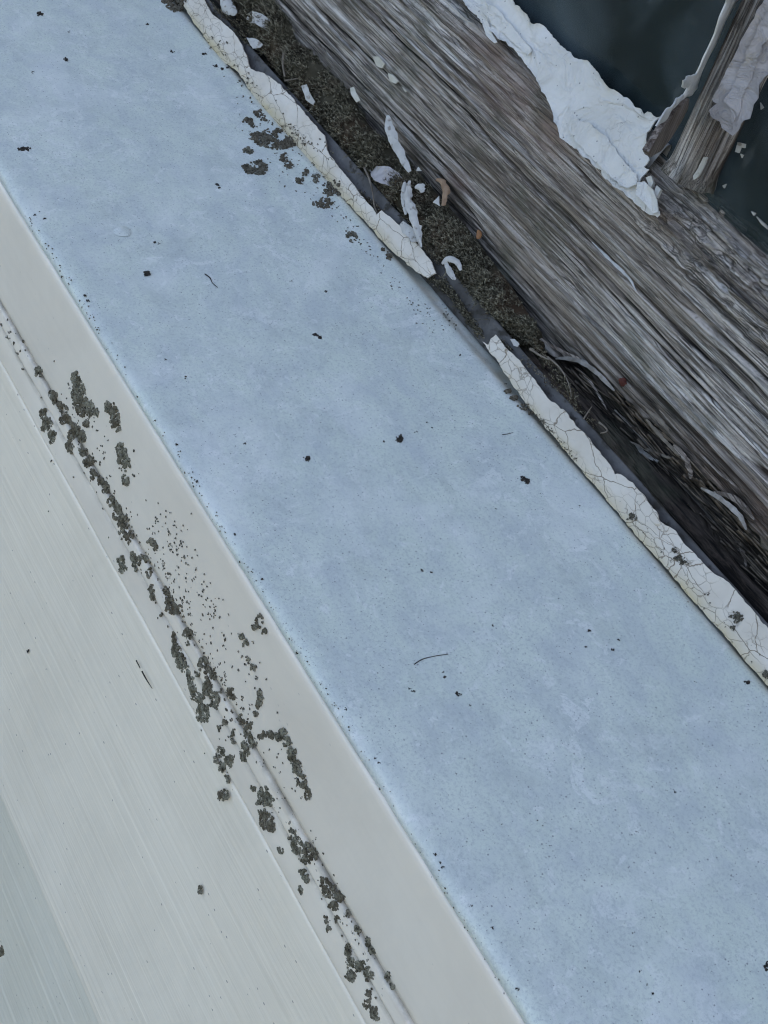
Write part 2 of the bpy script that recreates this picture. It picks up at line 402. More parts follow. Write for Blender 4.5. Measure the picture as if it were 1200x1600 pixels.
def mat_wood(name='weathered_grey_wood', axis='x', tint=(1, 1, 1), grey=1.0):
    m = M(name, .85, .2)
    L, T = 7, 260
    def sc(l, t): return (l, t*.12, t) if axis == 'x' else (t, t*.5, l)
    a = m.noise(1, 5, co=m.co(sc(4, T), (8, 1.1)), rough=.66).outputs[0]
    b = m.noise(1, 5, co=m.co(sc(30, 850), (30, .5)), rough=.7).outputs[0]
    f = m.math('ADD', m.math('MULTIPLY', a, .55), m.math('MULTIPLY', b, .45))
    c = m.ramp(f, [(.34, (.03, .025, .020)), (.41, (.19, .162, .132)), (.48, (.44, .39, .335)), (.56, (.70, .645, .575)), (.66, (.84, .80, .74))])
    gr = m.attr('grain')
    l1 = m.ramp(m.noise(1, 4, co=m.co(sc(3, 210), (9, 1.2)), rough=.6).outputs[0], [(.478, 0.), (.496, 1.), (.504, 1.), (.522, 0.)])
    l2 = m.ramp(m.noise(1, 3, co=m.co(sc(12, 520), (20, .8)), rough=.6).outputs[0], [(.46, 0.), (.492, 1.), (.508, 1.), (.54, 0.)])
    pit = m.ramp(m.noise(1, 3, co=m.co(sc(420, 1300)), rough=.6).outputs[0], [(.60, 0.), (.68, 1.)])
    hi = m.ramp(m.noise(1, 3, co=m.co(sc(14, 640), (20, .6)), rough=.6).outputs[0], [(.58, 0.), (.66, 1.)])
    c = m.mix(m.math('MULTIPLY', hi, .6), c, (.80, .78, .74))
    c = m.mix(m.math('MULTIPLY', l1, .7), c, (.03, .026, .022))
    c = m.mix(m.math('MULTIPLY', l2, .45), c, (.07, .045, .038))
    gn = m.ramp(m.noise(1, 3, co=m.co(sc(700, 1100)), rough=.8).outputs[0], [(.42, 0.), (.60, 1.)])
    c = m.mix(m.math('MULTIPLY', gn, .25), c, (.10, .088, .074))
    c = m.mix(m.math('MULTIPLY', pit, .5), c, (.04, .036, .03))
    c = m.mix(m.ramp(gr, [(.04, 1.), (.30, 0.)]), c, (.022, .018, .015))
    c = m.mix(m.ramp(gr, [(.55, 0.), (.85, .55)]), c, (.76, .74, .71))
    br = m.ramp(m.noise(16, 4, co=m.co(sc(.35, 1.3))).outputs[0], [(.47, 0.), (.64, 1.)])
    c = m.mix(m.math('MULTIPLY', br, .62), c, m.mix(b, (.12, .09, .065), (.46, .38, .30)))
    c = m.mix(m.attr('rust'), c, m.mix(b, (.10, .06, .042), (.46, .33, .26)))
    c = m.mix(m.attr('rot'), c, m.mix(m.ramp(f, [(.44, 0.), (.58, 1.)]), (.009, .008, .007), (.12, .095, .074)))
    ck = m.vor(1, 'DISTANCE_TO_EDGE', m.co(sc(110, 480), (200, 1.3))).outputs['Distance']
    kk = m.math('MULTIPLY', m.ramp(ck, [(0, 1.), (.05, .7), (.13, 0.)]), m.math('MULTIPLY', m.attr('crumb'), m.ramp(m.noise(70, 3).outputs[0], [(.42, .1), (.6, .9)])))
    c = m.mix(kk, c, (.022, .019, .016))
    algae = m.ramp(m.noise(30, 4).outputs[0], [(.55, 0.), (.7, .45)])
    c = m.mix(algae, c, (.09, .095, .06))
    if tint != (1, 1, 1): c = m.mix(1, c, tint, 'MULTIPLY')
    m.color(c)
    m.bump(m.math('SUBTRACT', 1, m.math('MAXIMUM', l1, m.math('MULTIPLY', l2, .6))), .0012, .9); m.bump(f, .0022, .9); m.bump(m.math('SUBTRACT', 1, kk), .0004, .7)
    m.bump(m.noise(1500, 2).outputs[0], .0001, .6)
    return m.m
def mat_noise(name, a, b, sc=80, rough=.8, bumpd=.0003, c3=None, spec=.3, sc2=600):
    m = M(name, rough, spec)
    if name == 'dusty_lilac_grey_paint': m.bump(m.ramp(m.noise(55, 6, rough=.65, dist=1.0).outputs[0], [(.38, 0.), (.5, 1.), (.62, .4)]), .0014, .8)
    c = m.mix(m.ramp(m.noise(sc, 4).outputs[0], [(.35, 0.), (.65, 1.)]), a, b)
    if c3: c = m.mix(m.ramp(m.noise(sc*2.7, 4).outputs[0], [(.56, 0.), (.66, .85)]), c, c3)
    m.color(c); m.bump(m.noise(sc2, 3).outputs[0], bumpd, .7)
    return m.m
def mat_peel():
    m = M('peeling_white_paint', .5, .4)
    c = m.mix(m.ramp(m.noise(28, 5).outputs[0], [(.35, 0.), (.65, 1.)]), (.66, .65, .60), (.77, .76, .715))
    c = m.mix(m.math('MULTIPLY', m.ramp(m.noise(60, 5, dist=1).outputs[0], [(.55, 0.), (.72, 1.)]), .45), c, (.47, .46, .41))
    sp = m.vor(330); d = m.ramp(sp.outputs['Distance'], [(0, 1.), (.13, .9), (.18, 0.)])
    pk = m.math('GREATER_THAN', m.ramp(sp.outputs['Color'], [(0, 0.), (1, 1.)]), .7)
    c = m.mix(m.math('MULTIPLY', m.math('MULTIPLY', d, pk), .7), c, (.12, .12, .12))
    cr = m.vor(42, 'DISTANCE_TO_EDGE', m.co((1, 1, 1), (60, .03))).outputs['Distance']
    k = m.math('MULTIPLY', m.ramp(cr, [(0, 1.), (.006, .5), (.013, 0.)]), m.ramp(m.noise(35, 2).outputs[0], [(.55, 0.), (.66, .5)]))
    c = m.mix(k, c, (.25, .23, .2))
    m.color(c); m.bump(m.ramp(m.noise(38, 5, dist=1.2).outputs[0], [(.40, 0.), (.49, 1.), (.5, .8), (.62, .2)]), .0012, .7); m.bump(m.noise(110, 6, rough=.7).outputs[0], .0026, .7); m.bump(m.noise(320, 4).outputs[0], .0005, .5)
    return m.m
def mat_lichen(name, a, b, rim):
    m = M(name, .95, .1)
    c = m.mix(m.ramp(m.noise(240, 4).outputs[0], [(.35, 0.), (.65, 1.)]), a, b)
    c = m.mix(m.ramp(m.noise(900, 3).outputs[0], [(.52, 0.), (.64, .9)]), c, rim)
    c = m.mix(m.ramp(m.noise(28, 3).outputs[0], [(.4, 0.), (.6, .45)]), c, (.10, .075, .05)); m.color(c); m.bump(m.noise(1400, 3).outputs[0], .0006, 1)
    return m.m
def mat_glass():
    m = M('dirty_window_glass', .08, .5)
    m.b.inputs['Transmission Weight'].default_value = 1; m.b.inputs['IOR'].default_value = 1.45
    m.color((.80, .86, .88))
    film = m.n.new('ShaderNodeBsdfDiffuse')
    c = m.mix(m.ramp(m.noise(14, 5, dist=.7).outputs[0], [(.35, 0.), (.7, 1.)]), (.028, .042, .041), (.135, .175, .19))
    c = m.mix(m.ramp(m.noise(75, 4, co=m.co((1, 1, .5))).outputs[0], [(.62, 0.), (.8, .5)]), c, (.32, .36, .37))
    m.l(c, film.inputs[0])
    mx = m.n.new('ShaderNodeMixShader')
    m.l(m.ramp(m.noise(20, 4).outputs[0], [(.3, .35), (.7, .6)]), mx.inputs[0])
    m.l(m.b.outputs[0], mx.inputs[1]); m.l(film.outputs[0], mx.inputs[2])
    m.l(mx.outputs[0], m.n['Material Output'].inputs[0])
    m.rough(m.ramp(m.noise(40, 4).outputs[0], [(.3, .04), (.7, .22)]))
    return m.m

MSILL = mat_sill()
MFACE = mat_white('cream_sill_face', (.85, .775, .645), (.88, .815, .69), rough=.45, speck=.25)
MTRIM = mat_white('cream_trim', (.89, .81, .665), (.92, .855, .73), rough=.5, speck=.5, warm=(.74, .67, .56))
MSID = mat_white('embossed_white_siding', (.89, .815, .66), (.92, .85, .70), grain=True, rough=.45, speck=.8)
MSID2 = mat_white('greenish_lower_siding', (.80, .76, .62), (.84, .80, .67), grain=True, rough=.5, speck=.8)
MCAULK = mat_caulk()
MWOOD = mat_wood()
MWOODV = mat_wood('weathered_grey_wood_upright', 'z', (.86, .86, .86))
MPEEL = mat_peel()
MCURL = mat_noise('curled_paint_scrap', (.43, .42, .385), (.58, .565, .52), 90, .6, .0005, c3=(.24, .21, .17))
MPINK = mat_noise('dusty_lilac_grey_paint', (.40, .375, .375), (.50, .475, .47), 60, .75, .0012, c3=(.46, .42, .37), sc2=200)
MFLASH = mat_noise('dull_grey_flashing', (.05, .046, .042), (.15, .145, .14), 45, .75, .0006, c3=(.035, .03, .022))
MLICH = mat_lichen('grey_green_lichen', (.10, .092, .06), (.33, .318, .24), (.032, .029, .024))
MLICH2 = mat_lichen('grey_lichen', (.085, .08, .06), (.22, .21, .165), (.03, .03, .028))
MCRUMB = mat_noise('dark_dirt', (.018, .016, .014), (.06, .052, .042), 700, .9, .0003)
MROOT = mat_noise('dry_rootlet', (.12, .10, .075), (.26, .225, .18), 120, .8, .0003)
MORANGE = mat_noise('orange_brown_husk', (.22, .10, .04), (.32, .17, .07), 200, .5, .0002)
MTAN = mat_noise('tan_dry_leaf', (.24, .155, .095), (.36, .25, .16), 200, .6, .0002)
MDARKW = mat_noise('black_damp_wood', (.008, .007, .006), (.03, .025, .02), 90, .95, .001)
MRED = mat_noise('rusty_red', (.07, .02, .014), (.13, .04, .028), 300, .8, .0004)
MGLASS = mat_glass()
MROOM = mat_noise('dim_room', (.05, .06, .065), (.09, .10, .11), 3, .9, .001)
MGROUND = mat_noise('grass_and_gravel', (.10, .11, .06), (.26, .25, .20), 3, .95, .01)
MHOUSE = mat_noise('house_paint', (.6, .6, .57), (.68, .68, .66), 5, .7, .001)

# ------------------------------------------------------------------ setting outside the frame: ground, house wall, room
g = mesh('ground', [(-60, -60, -1.7), (60, -60, -1.7), (60, 60, -1.7), (-60, 60, -1.7)], [[0, 1, 2, 3]], MGROUND, smooth=False); g['kind'] = 'structure'
V = []; F = []
box(V, F, (-5, .60, .75), (4, .72, 2.6)); box(V, F, (-5, .60, -1.7), (4, .72, -.445))
box(V, F, (-5, .60, -.445), (-1.95, .72, .75)); box(V, F, (.95, .60, -.445), (4, .72, .75))
o = mesh('house_wall', V, F, MHOUSE, smooth=False); o['kind'] = 'structure'; o['label'] = 'pale house wall round the window'; o['category'] = 'wall'
V = []; F = []
box(V, F, (-2.4, 1.9, -1.2), (1.4, 1.95, 1.2)); box(V, F, (-2.4, .73, -1.25), (1.4, 1.9, -1.2)); box(V, F, (-2.4, .73, 1.2), (1.4, 1.95, 1.25))
box(V, F, (-2.45, .73, -1.25), (-2.4, 1.95, 1.25)); box(V, F, (1.4, .73, -1.25), (1.45, 1.95, 1.25))
o = mesh('room', V, F, MROOM, smooth=False); o['kind'] = 'structure'

# ------------------------------------------------------------------ window sill
sill = empty('window_sill', (-.4, .35, -.45), 'wide window sill in pale blue grey chalky paint with cream front face', 'window sill')
xs = np.arange(-1.9, .6, .004)
def d_sill(T, s, A, B):
    h = .0004*(fbm(T*14, s*14, 3)-.5)*2+.00012*(fbm(T*120, s*120, 8)-.5)
    edge = np.exp(-((s-.0235)/.002)**2)
    h = h-edge*.0007*ss(.45, .7, fbm(T*45, s*0, 21))
    return h, {}
sweep('top_board', [(.475, -.4505), (.2725, -.4745), (.2556, -.4535), (.2567, -.4500), (.451, -.4267), (.4515, -.4300), (.475, -.4300)], 'x', xs, MSILL, None, sill, ds=.0035)
for o in [sill.children[-1]]:
    # re-shape the board with its own soft waviness
    vv = np.empty(len(o.data.vertices)*3); o.data.vertices.foreach_get('co', vv); vv = vv.reshape(-1, 3)
    w_ = vv+np.array(wloc(o)); vv[:, 2] += .0005*(fbm(w_[:, 0]*13, w_[:, 1]*13, 3)-.5)*2
    e = np.abs(w_[:, 1]-.2562) < .0016
    vv[e, 1] += (.0009*ss(.5, .75, fbm(w_[:, 0]*60, w_[:, 0]*0, 5, 3)))[e]
    o.data.vertices.foreach_set('co', vv.ravel()); o.data.update()
sweep('front_face', [(.275, -.4760), (.2568, -.4532), (.2500, -.5255), (.2512, -.5285), (.275, -.532)], 'x', np.arange(-1.9, .6, .01), MFACE,
      lambda T, s, A, B: (.00045*(fbm(T*10, s*18, 4)-.5)*2, {}), sill, ds=.004)
# raised paint blister
bc = SILL.at(191, 362)
V = []; F = []; 
for k in range(7):
    for j in range(18):
        r = .0052*k/6; hh = .0009*math.cos(k/6*math.pi/2) if k else .0009
        a = 2*math.pi*j/18; V.append(tuple(SILL.P(bc[0]+r*math.cos(a)*(1+.1*math.sin(3*a)), bc[1]+r*math.sin(a), hh+.00025)))
for k in range(6):
    for j in range(18): F.append([k*18+j, k*18+(j+1) % 18, (k+1)*18+(j+1) % 18, (k+1)*18+j])
mesh('paint_blister', V, F, MSILL, sill)

# ------------------------------------------------------------------ trim and siding
trim = empty('trim_strip', (-.4, .25, -.545), 'narrow cream trim strip dotted with lichen between sill and siding', 'trim')
sweep('lip', [(.262, -.5282), (.2492, -.5272), (.2486, -.5312), (.2483, -.5330), (.2478, -.5372), (.2500, -.5390)], 'x', np.arange(-1.9, .6, .006), MTRIM,
      lambda T, s, A, B: (.0004*(fbm(T*22, s*0, 14)-.5)*2+.0006*(fbm(T*140, s*200, 15)-.5), {}), trim, ds=.0012)
sweep('channel', [(.262, -.5376), (.2489, -.5374), (.2481, -.5392), (.2466, -.5490), (.2455, -.5592), (.2475, -.5606), (.262, -.561)], 'x', np.arange(-1.9, .6, .006), MTRIM,
      lambda T, s, A, B: (.0005*(fbm(T*20, s*60, 12)-.5)*2, {}), trim, ds=.0015)
def d_sid(sd_, amp):
    def f(T, s, A, B):
        wq = s+.003*(fbm(T*3, s*8, sd_)-.5)*2
        den = ss(.35, .65, fbm(T*1.2, s*18, sd_+3))
        rg = vn(T*1.1, wq*330, sd_+4)
        h = amp*(rg-.5)*(.35+.65*den)+.0006*(fbm(T*5, s*14, sd_+7)-.5)
        return h, {}
    return f
xsd = np.arange(-1.9, .6, .006)
s1 = sweep('siding_board', [(.262, -.5596), (.2462, -.5597), (.2453, -.5602), (.2000, -.8142), (.2010, -.8170), (.2140, -.8180), (.2145, -.812)], 'x', xsd, MSID, d_sid(31, .00030), ds=.0010)
tag(s1, 'broad white woodgrain siding board directly below the lichen covered trim', 'siding board', 'siding boards under the window')
s2 = sweep('siding_board', [(.2290, -.76), (.2160, -.800), (.1800, -1.10), (.182, -1.105), (.2, -1.105)], 'x', xsd, MSID2, d_sid(57, .0005), ds=.0015)
tag(s2, 'greenish grey lower siding board in the bottom left corner', 'siding board', 'siding boards under the window')

# ------------------------------------------------------------------ cracked filler strips along the back of the sill
def caulk(poly, label, seed):
    o = sheet('filler_strip', poly, CAULK, MCAULK, off=.0007, th=.0011, res=.0016, und=.00025, lift=0, jag=.0009, seed=seed, flush=True,
              fn=lambda a, b, d: -.0009*np.exp(-(np.maximum(b, 0)/.0016))+.0012*ss(.005, .012, b)*ss(.4, .7, fbm(a*70, b*70, 31))-.0011*(vn(a*420, b*420, 5)>.93)*(d>.001))
    n = len(o.data.vertices); vv = np.empty(n*3); o.data.vertices.foreach_get('co', vv); vv = vv.reshape(-1, 3)+np.array(wloc(o))
    b = (vv-np.array(CAULK.o))@np.array(CAULK.e2)
    st = np.clip(1.05-b/.0070, 0, 1)
    at = o.data.attributes.new('stain', 'FLOAT', 'POINT'); at.data.foreach_set('value', st.astype(np.float32))
    return tag(o, label, 'filler strip', 'cracked filler along the back of the sill')
c1 = caulk([(255, -40), (300, 30), (322, 62), (335, 88), (372, 112), (405, 165), (440, 208), (470, 245), (522, 295), (560, 335), (608, 388), (650, 424), (668, 434), (683, 428), (672, 404),
       (655, 385), (640, 368), (617, 345), (598, 330), (590, 337), (568, 308), (548, 282), (530, 262), (512, 236), (508, 212), (488, 190), (460, 157), (438, 132), (418, 118), (398, 111), (392, 108), (388, 90), (372, 58), (352, 38), (330, 20), (300, -40)],
      'upper strip of cracked cream filler with lichen spots and crumbled edge', 3)
c2 = caulk([(755, 534), (780, 568), (800, 600), (830, 640), (860, 676), (920, 748), (980, 820), (1040, 888), (1100, 958), (1150, 1014), (1190, 1062), (1260, 1140), (1300, 1120), (1200, 982), (1165, 940), (1140, 910), (1112, 893),
       (1075, 855), (1052, 826), (1032, 816), (1030, 806), (1012, 780), (990, 756), (972, 743), (962, 742), (955, 728), (925, 690), (905, 668), (880, 640), (868, 630), (862, 628), (850, 612), (820, 572), (790, 543), (776, 524), (768, 530), (764, 540)],
      'lower strip of cracked cream filler running off the right edge', 8)

# ------------------------------------------------------------------ grey flashing strip and dark cavity behind the sill
fl = sweep('flashing_strip', [(.4590, -.4292), (.4575, -.4270), (.4612, -.4180), (.4640, -.4128), (.4655, -.4126), (.4625, -.4190), (.4600, -.4280)], 'x', np.arange(-1.9, .6, .004), MFLASH,
      lambda T, s, A, B: (.0007*(fbm(T*30, s*30, 44)-.5)*2, {}), ds=.0012)
tag(fl, 'thin dull grey flashing strip standing behind the cracked filler', 'flashing')
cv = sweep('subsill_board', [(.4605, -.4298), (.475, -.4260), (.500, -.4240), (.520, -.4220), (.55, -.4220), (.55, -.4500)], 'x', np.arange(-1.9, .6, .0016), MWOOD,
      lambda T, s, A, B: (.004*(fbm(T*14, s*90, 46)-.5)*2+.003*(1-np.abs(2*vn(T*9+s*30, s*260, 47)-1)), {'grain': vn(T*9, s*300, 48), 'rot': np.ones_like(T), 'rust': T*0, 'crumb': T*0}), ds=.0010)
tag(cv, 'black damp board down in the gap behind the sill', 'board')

# ------------------------------------------------------------------ window sash: rail, glazing bar, panes, paint
sash = empty('window_sash', (-.4, .50, -.42), 'weathered grey wooden window sash with peeling white paint and dark panes', 'window')
hol = [RAIL.at(*p) for p in [(700, 330), (760, 430), (822, 500), (862, 548), (905, 566), (945, 590), (985, 622), (1030, 668), (1065, 700), (1100, 742), (1150, 790), (1205, 868), (1260, 930)]]
hx = np.array([p[0] for p in hol]); hs = np.array([p[1] for p in hol])
rustp = [(RAIL.at(*p), r) for p, r in [((800, 150), .022), ((850, 190), .020), ((760, 80), .014), ((1120, 750), .016), ((1180, 810), .02), ((715, 285), .008)]]
RB = .026   # arc length where the front of the rail begins (its bottom return comes first)
rc = random.Random(404); CRACKS = []
for k in range(46):
    xa = rc.uniform(-.85, -.30); CRACKS.append((rc.uniform(.006, .118), xa, xa+rc.uniform(.08, .45), rc.uniform(.35, 1.0), rc.uniform(.00035, .0009), 500+k*7))
def d_rail(T, s, A, B):
    sf = s-RB
    wp = sf+.006*(fbm(T*5, sf*18, 61)-.5)*2+.0015*(fbm(T*28, sf*60, 62)-.5)*2
    g1 = vn(T*4, wp*150, 63); g2 = vn(T*11, wp*420, 64); g3 = vn(T*26, wp*900, 65)
    g2 = vn(T*3.2, wp*380, 64); g3 = vn(T*9, wp*640, 65); g = .34*g1+.40*g2+.26*g3
    rid = 1-np.abs(2*vn(T*3.2, wp*95, 66)-1)              # long splits
    split = ss(.90, .985, rid)*ss(.42, .6, fbm(T*7, sf*30, 67))
    h = .0052*(g-.5)-.0012*(1-np.abs(2*g2-1))**4+.0032*(fbm(T*7, sf*28, 68)-.5)-.0028*split
    crk = np.zeros_like(T)
    for (c0, xa, xb, dp, wd, sd_) in CRACKS:
        line = c0+.0035*(fbm(T*7, T*0, sd_, 3)-.5)*2
        m_ = ss(xa, xa+.03, T)*(1-ss(xb-.03, xb, T))*(.5+.7*vn(T*40, T*0, sd_+1))
        crk = np.maximum(crk, dp*m_*np.exp(-((wp-line)/(wd*(.6+.8*vn(T*25, T*0, sd_+2))))**2))
    h = h-.0030*crk
    low = np.interp(T, hx, hs)
    jag = .0045*(fbm(T*60, sf*40, 69)-.5)*2+.002*(vn(T*160, sf*120, 70)-.5)
    dd = low-sf+jag
    front = ss(-.012, -.006, sf)
    rot = ss(-.0005, .0035, dd)*front
    lump = fbm(T*14+sf*40, sf*80-T*22, 71); rdg = 1-np.abs(2*vn(T*11+sf*18, sf*170-T*24, 72)-1)
    dep = .006+.022*ss(.0, .016, dd)
    h = h-rot*(dep*(.55+.8*lump)-.006*rdg)
    lip = np.exp(-((dd+.002)/.0028)**2)*front
    h = h-.0016*lip*vn(T*90, sf*200, 73)
    top = ss(.112, .124, sf)
    # crumbling top arris, worst right of the glazing bar
    cr = ss(.104, .118, sf)*ss(-.40, -.36, T)
    blk = vn(T*150, sf*260, 74)
    h = h-cr*.0022*ss(.45, .6, blk)-.0035*np.exp(-((sf-.1215)/.003)**2)*fbm(T*60, sf*0, 75)
    grain = np.clip(g*1.0-.55*split-.75*crk-.35*rot*(1-rdg), 0, 1)
    rust = np.zeros_like(T)
    for (c, r) in rustp:
        q = ((T-c[0])/(r*1.8))**2+((sf-c[1])/r)**2; rust = np.maximum(rust, np.exp(-q*1.2))
    rust = np.clip(rust*(.35+.9*fbm(T*30, sf*120, 76)), 0, 1)*.85
    return h, {'grain': grain, 'rot': np.clip(rot+(1.5*ss(-.024, .002, dd)*front+ss(-.34, -.44, T)*ss(-.045, -.01, dd)*.35)*fbm(T*40, sf*140, 77), 0, 1), 'crumb': np.clip(cr*1.2, 0, 1)*.9, 'rust': rust}
xr = np.concatenate([np.arange(-1.9, -.92, .006), np.arange(-.92, -.12, .0011), np.arange(-.12, .6, .006)])
rail = sweep('bottom_rail', [(.510, -.436), (.4838, -.430), (.486, -.306), (.5052, -.2885), (.515, -.2885)], 'x', xr, MWOOD, d_rail, sash, ds=.0004)

# glazing bar (x,y) profile swept upward
zs = np.arange(-.2835, .72, .0012)
def d_bar(T, s, A, B):
    wp = s+.0025*(fbm(T*9, s*40, 81)-.5)*2
    g = .5*vn(T*7, wp*380, 83)+.3*vn(T*20, wp*800, 84)+.2*vn(T*50, wp*1500, 85)
    rid = 1-np.abs(2*vn(T*5, wp*190, 86)-1); sp = ss(.9, .98, rid)*ss(.4, .6, fbm(T*9, s*60, 87))
    h = .0024*(g-.5)-.0016*sp
    e = ss(.012, .0, T+.2835); h = h-.0022*e*e
    side = ss(.025, .029, s)*(T < -.16)
    return h, {'grain': np.clip(g+.08-.5*sp, 0, 1), 'rot': .22*side*fbm(T*40, s*90, 88)+.6*e*fbm(T*90, s*200, 89), 'crumb': g*0, 'rust': .3*side*fbm(T*12, s*50, 90)}
bar = sweep('glazing_bar', [(-.383, .5055), (-.3852, .4905), (-.3840, .4882), (-.3740, .4878), (-.3640, .4950), (-.3645, .5055)], 'z', zs, MWOODV, d_bar, sash, ds=.0007)
zc = -.2835
V = []; F = []
endp = [(-.382, .5055), (-.3810, .4940), (-.3745, .4930), (-.3660, .4975), (-.3660, .5055)]
for p in endp: V.append((p[0], p[1], zc+.0006))
F.append(list(range(5)))
mesh('bar_end', V, F, MWOODV, bar, smooth=False)
# panes
def pane(x0, x1, z0, z1):
    V = []; F = []; box(V, F, (x0, .5055, z0), (x1, .5090, z1)); return mesh('glass_pane', V, F, MGLASS, sash, smooth=False)
p1 = pane(-1.0, -.3712, -.297, .70); p1['label'] = 'blue grey dusty pane left of the glazing bar'
p2 = pane(-.3704, .30, -.297, .70); p2['label'] = 'darker smeared pane right of the glazing bar'
# white peeling paint over the glazing putty
edge_g = [(700, -60), (735, -50), (800, -8), (812, 12), (830, 28), (838, 42), (852, 44), (872, 68), (890, 82), (900, 92), (922, 98), (940, 120), (958, 142), (985, 158), (1000, 172), (1012, 182), (1018, 178), (1030, 186)]
edge_l = [(1033, 184), (1028, 198), (1018, 212), (1012, 232), (1018, 252), (1010, 262), (1018, 268), (1004, 280), (998, 292), (1015, 305), (1033, 332), (1030, 341), (1010, 332), (985, 312), (975, 300), (958, 290), (932, 258), (905, 236), (880, 218),
          (878, 200), (868, 178), (860, 158), (848, 140), (838, 118), (822, 98), (805, 78), (782, 60), (772, 52), (758, 38), (740, 18), (728, 2), (690, -60)]
peel = sheet('peeling_paint', edge_g+edge_l, PUTTY, MPEEL, off=.0022, th=.0008, res=.0015, und=.0007, lift=.0028, jag=.0015, parent=sash, seed=12,
             fn=lambda a, b, d: .0010*np.exp(-((b-.016)/.012)**2)*fbm(a*50, b*60, 99)-.001*ss(.03, .045, b))
# bed of putty under that paint, from the rail up to the glass
sweep('putty', [(.4960, -.2960), (.4938, -.2930), (.5005, -.2785), (.5052, -.2790), (.5052, -.2865)], 'x', np.concatenate([np.arange(-1.0, -.6, .01), np.arange(-.6, -.398, .0015)]), mat_noise('grey_putty', (.12, .11, .095), (.26, .25, .23), 160, .9, .0006),
      lambda T, s, A, B: (-.0008+.001*(fbm(T*60, s*60, 101)-.5), {}), sash, ds=.0015)
sheet('peeling_paint', [(1004, 290), (1014, 288), (1030, 303), (1036, 318), (1037, 336), (1027, 339), (1018, 325), (1002, 308)], PUTTY, MPEEL, off=.0050, th=.0008, res=.0015, und=.0006, lift=.002, jag=.0004, parent=sash, seed=22)
sheet('peeling_paint', [(905, 190), (925, 196), (950, 214), (968, 236), (985, 262), (1000, 276), (1002, 292), (985, 300), (968, 286), (946, 266), (925, 246), (905, 224), (896, 205)], PUTTY, MPEEL, off=.0046, th=.0007, res=.0017, und=.0012, lift=.0015, jag=.0012, parent=sash, seed=27)
sheet('peeling_paint', [(760, 5), (785, 20), (812, 52), (838, 84), (832, 92), (806, 70), (780, 46), (762, 26)], PUTTY, MPEEL, off=.0040, th=.0006, res=.0017, und=.0008, lift=.0012, jag=.0010, parent=sash, seed=28)
sheet('peeling_paint', [(768, 36), (774, 55), (783, 70), (778, 72), (766, 60), (760, 42)], PUTTY, MPEEL, off=.0042, th=.0006, res=.0012, und=.0004, lift=.002, jag=.0002, parent=sash, seed=23)
# yellowish broken bits of putty at the foot of the bar
MYEL = mat_noise('old_yellowed_putty', (.50, .47, .38), (.62, .60, .53), 150, .6, .0005)
sheet('putty_crumb', [(1013, 280), (1021, 277), (1024, 288), (1020, 298), (1026, 302), (1030, 292), (1036, 298), (1031, 312), (1020, 308), (1010, 296), (1017, 290)], PUTTY, MYEL, off=.003, th=.002, res=.0013, und=.0008, lift=.001, jag=.0004, parent=sash, seed=24)
# skin of white paint up the left side of the bar, hanging flap and loose wood sliver
sheet('paint_edge', [(1163, -30), (1150, -30), (1143, 8), (1132, 30), (1122, 55), (1112, 78), (1102, 100), (1094, 118), (1084, 122), (1072, 128), (1070, 138), (1076, 141), (1082, 140), (1076, 152), (1064, 158), (1050, 172), (1036, 190), (1030, 200), (1042, 192), (1060, 172), (1078, 156), (1086, 150), (1094, 140), (1104, 112), (1118, 82), (1134, 50), (1148, 20), (1163, -5)],
      MLEFT, MPEEL, off=.0020, th=.0007, res=.0013, und=.0005, lift=.001, jag=.0003, parent=sash, seed=31)
sheet('wood_sliver', [(1078, 154), (1060, 172), (1040, 195), (1024, 222), (1014, 238), (1018, 246), (1034, 236), (1050, 216), (1066, 190), (1076, 170)], MLEFT, MWOODV, off=.0012, th=.003, res=.0014, und=.0008, lift=0, jag=.0003, parent=sash, seed=32)
# bed of putty right of the bar, and the lilac-grey paint on it
flp = [(1228, -60), (1190, 12), (1186, 24), (1172, 44), (1158, 74), (1145, 100), (1130, 128), (1118, 150), (1126, 158), (1113, 168), (1116, 178), (1130, 186), (1133, 196), (1144, 203), (1150, 208), (1158, 200), (1168, 184), (1178, 180), (1184, 158), (1192, 148), (1193, 126), (1206, 112), (1230, 70), (1290, -60)]
sheet('paint_flake', flp, MRIGHT, MPINK, off=.0046, th=.0008, res=.0016, und=.0006, lift=.0016, jag=.0006, parent=sash, seed=41)
sheet('paint_flake', [(1225, -20), (1196, 30), (1180, 62), (1166, 96), (1150, 130), (1140, 150), (1150, 168), (1146, 180), (1152, 190), (1162, 170), (1166, 150), (1180, 118), (1190, 90), (1204, 60), (1230, 20)], MRIGHT, MPINK, off=.0056, th=.0007, res=.0016, und=.001, lift=.0016, jag=.0012, parent=sash, seed=47)
sheet('putty', [(x+(1.5 if x < 1150 else -4), y-3) for x, y in flp], MRIGHT, mat_noise('dark_putty', (.06, .055, .05), (.13, .12, .11), 120, .9, .0006), off=.0004, th=.0030, res=.003, und=.0002, parent=sash, seed=42, fn=lambda a, b, d: a*0)
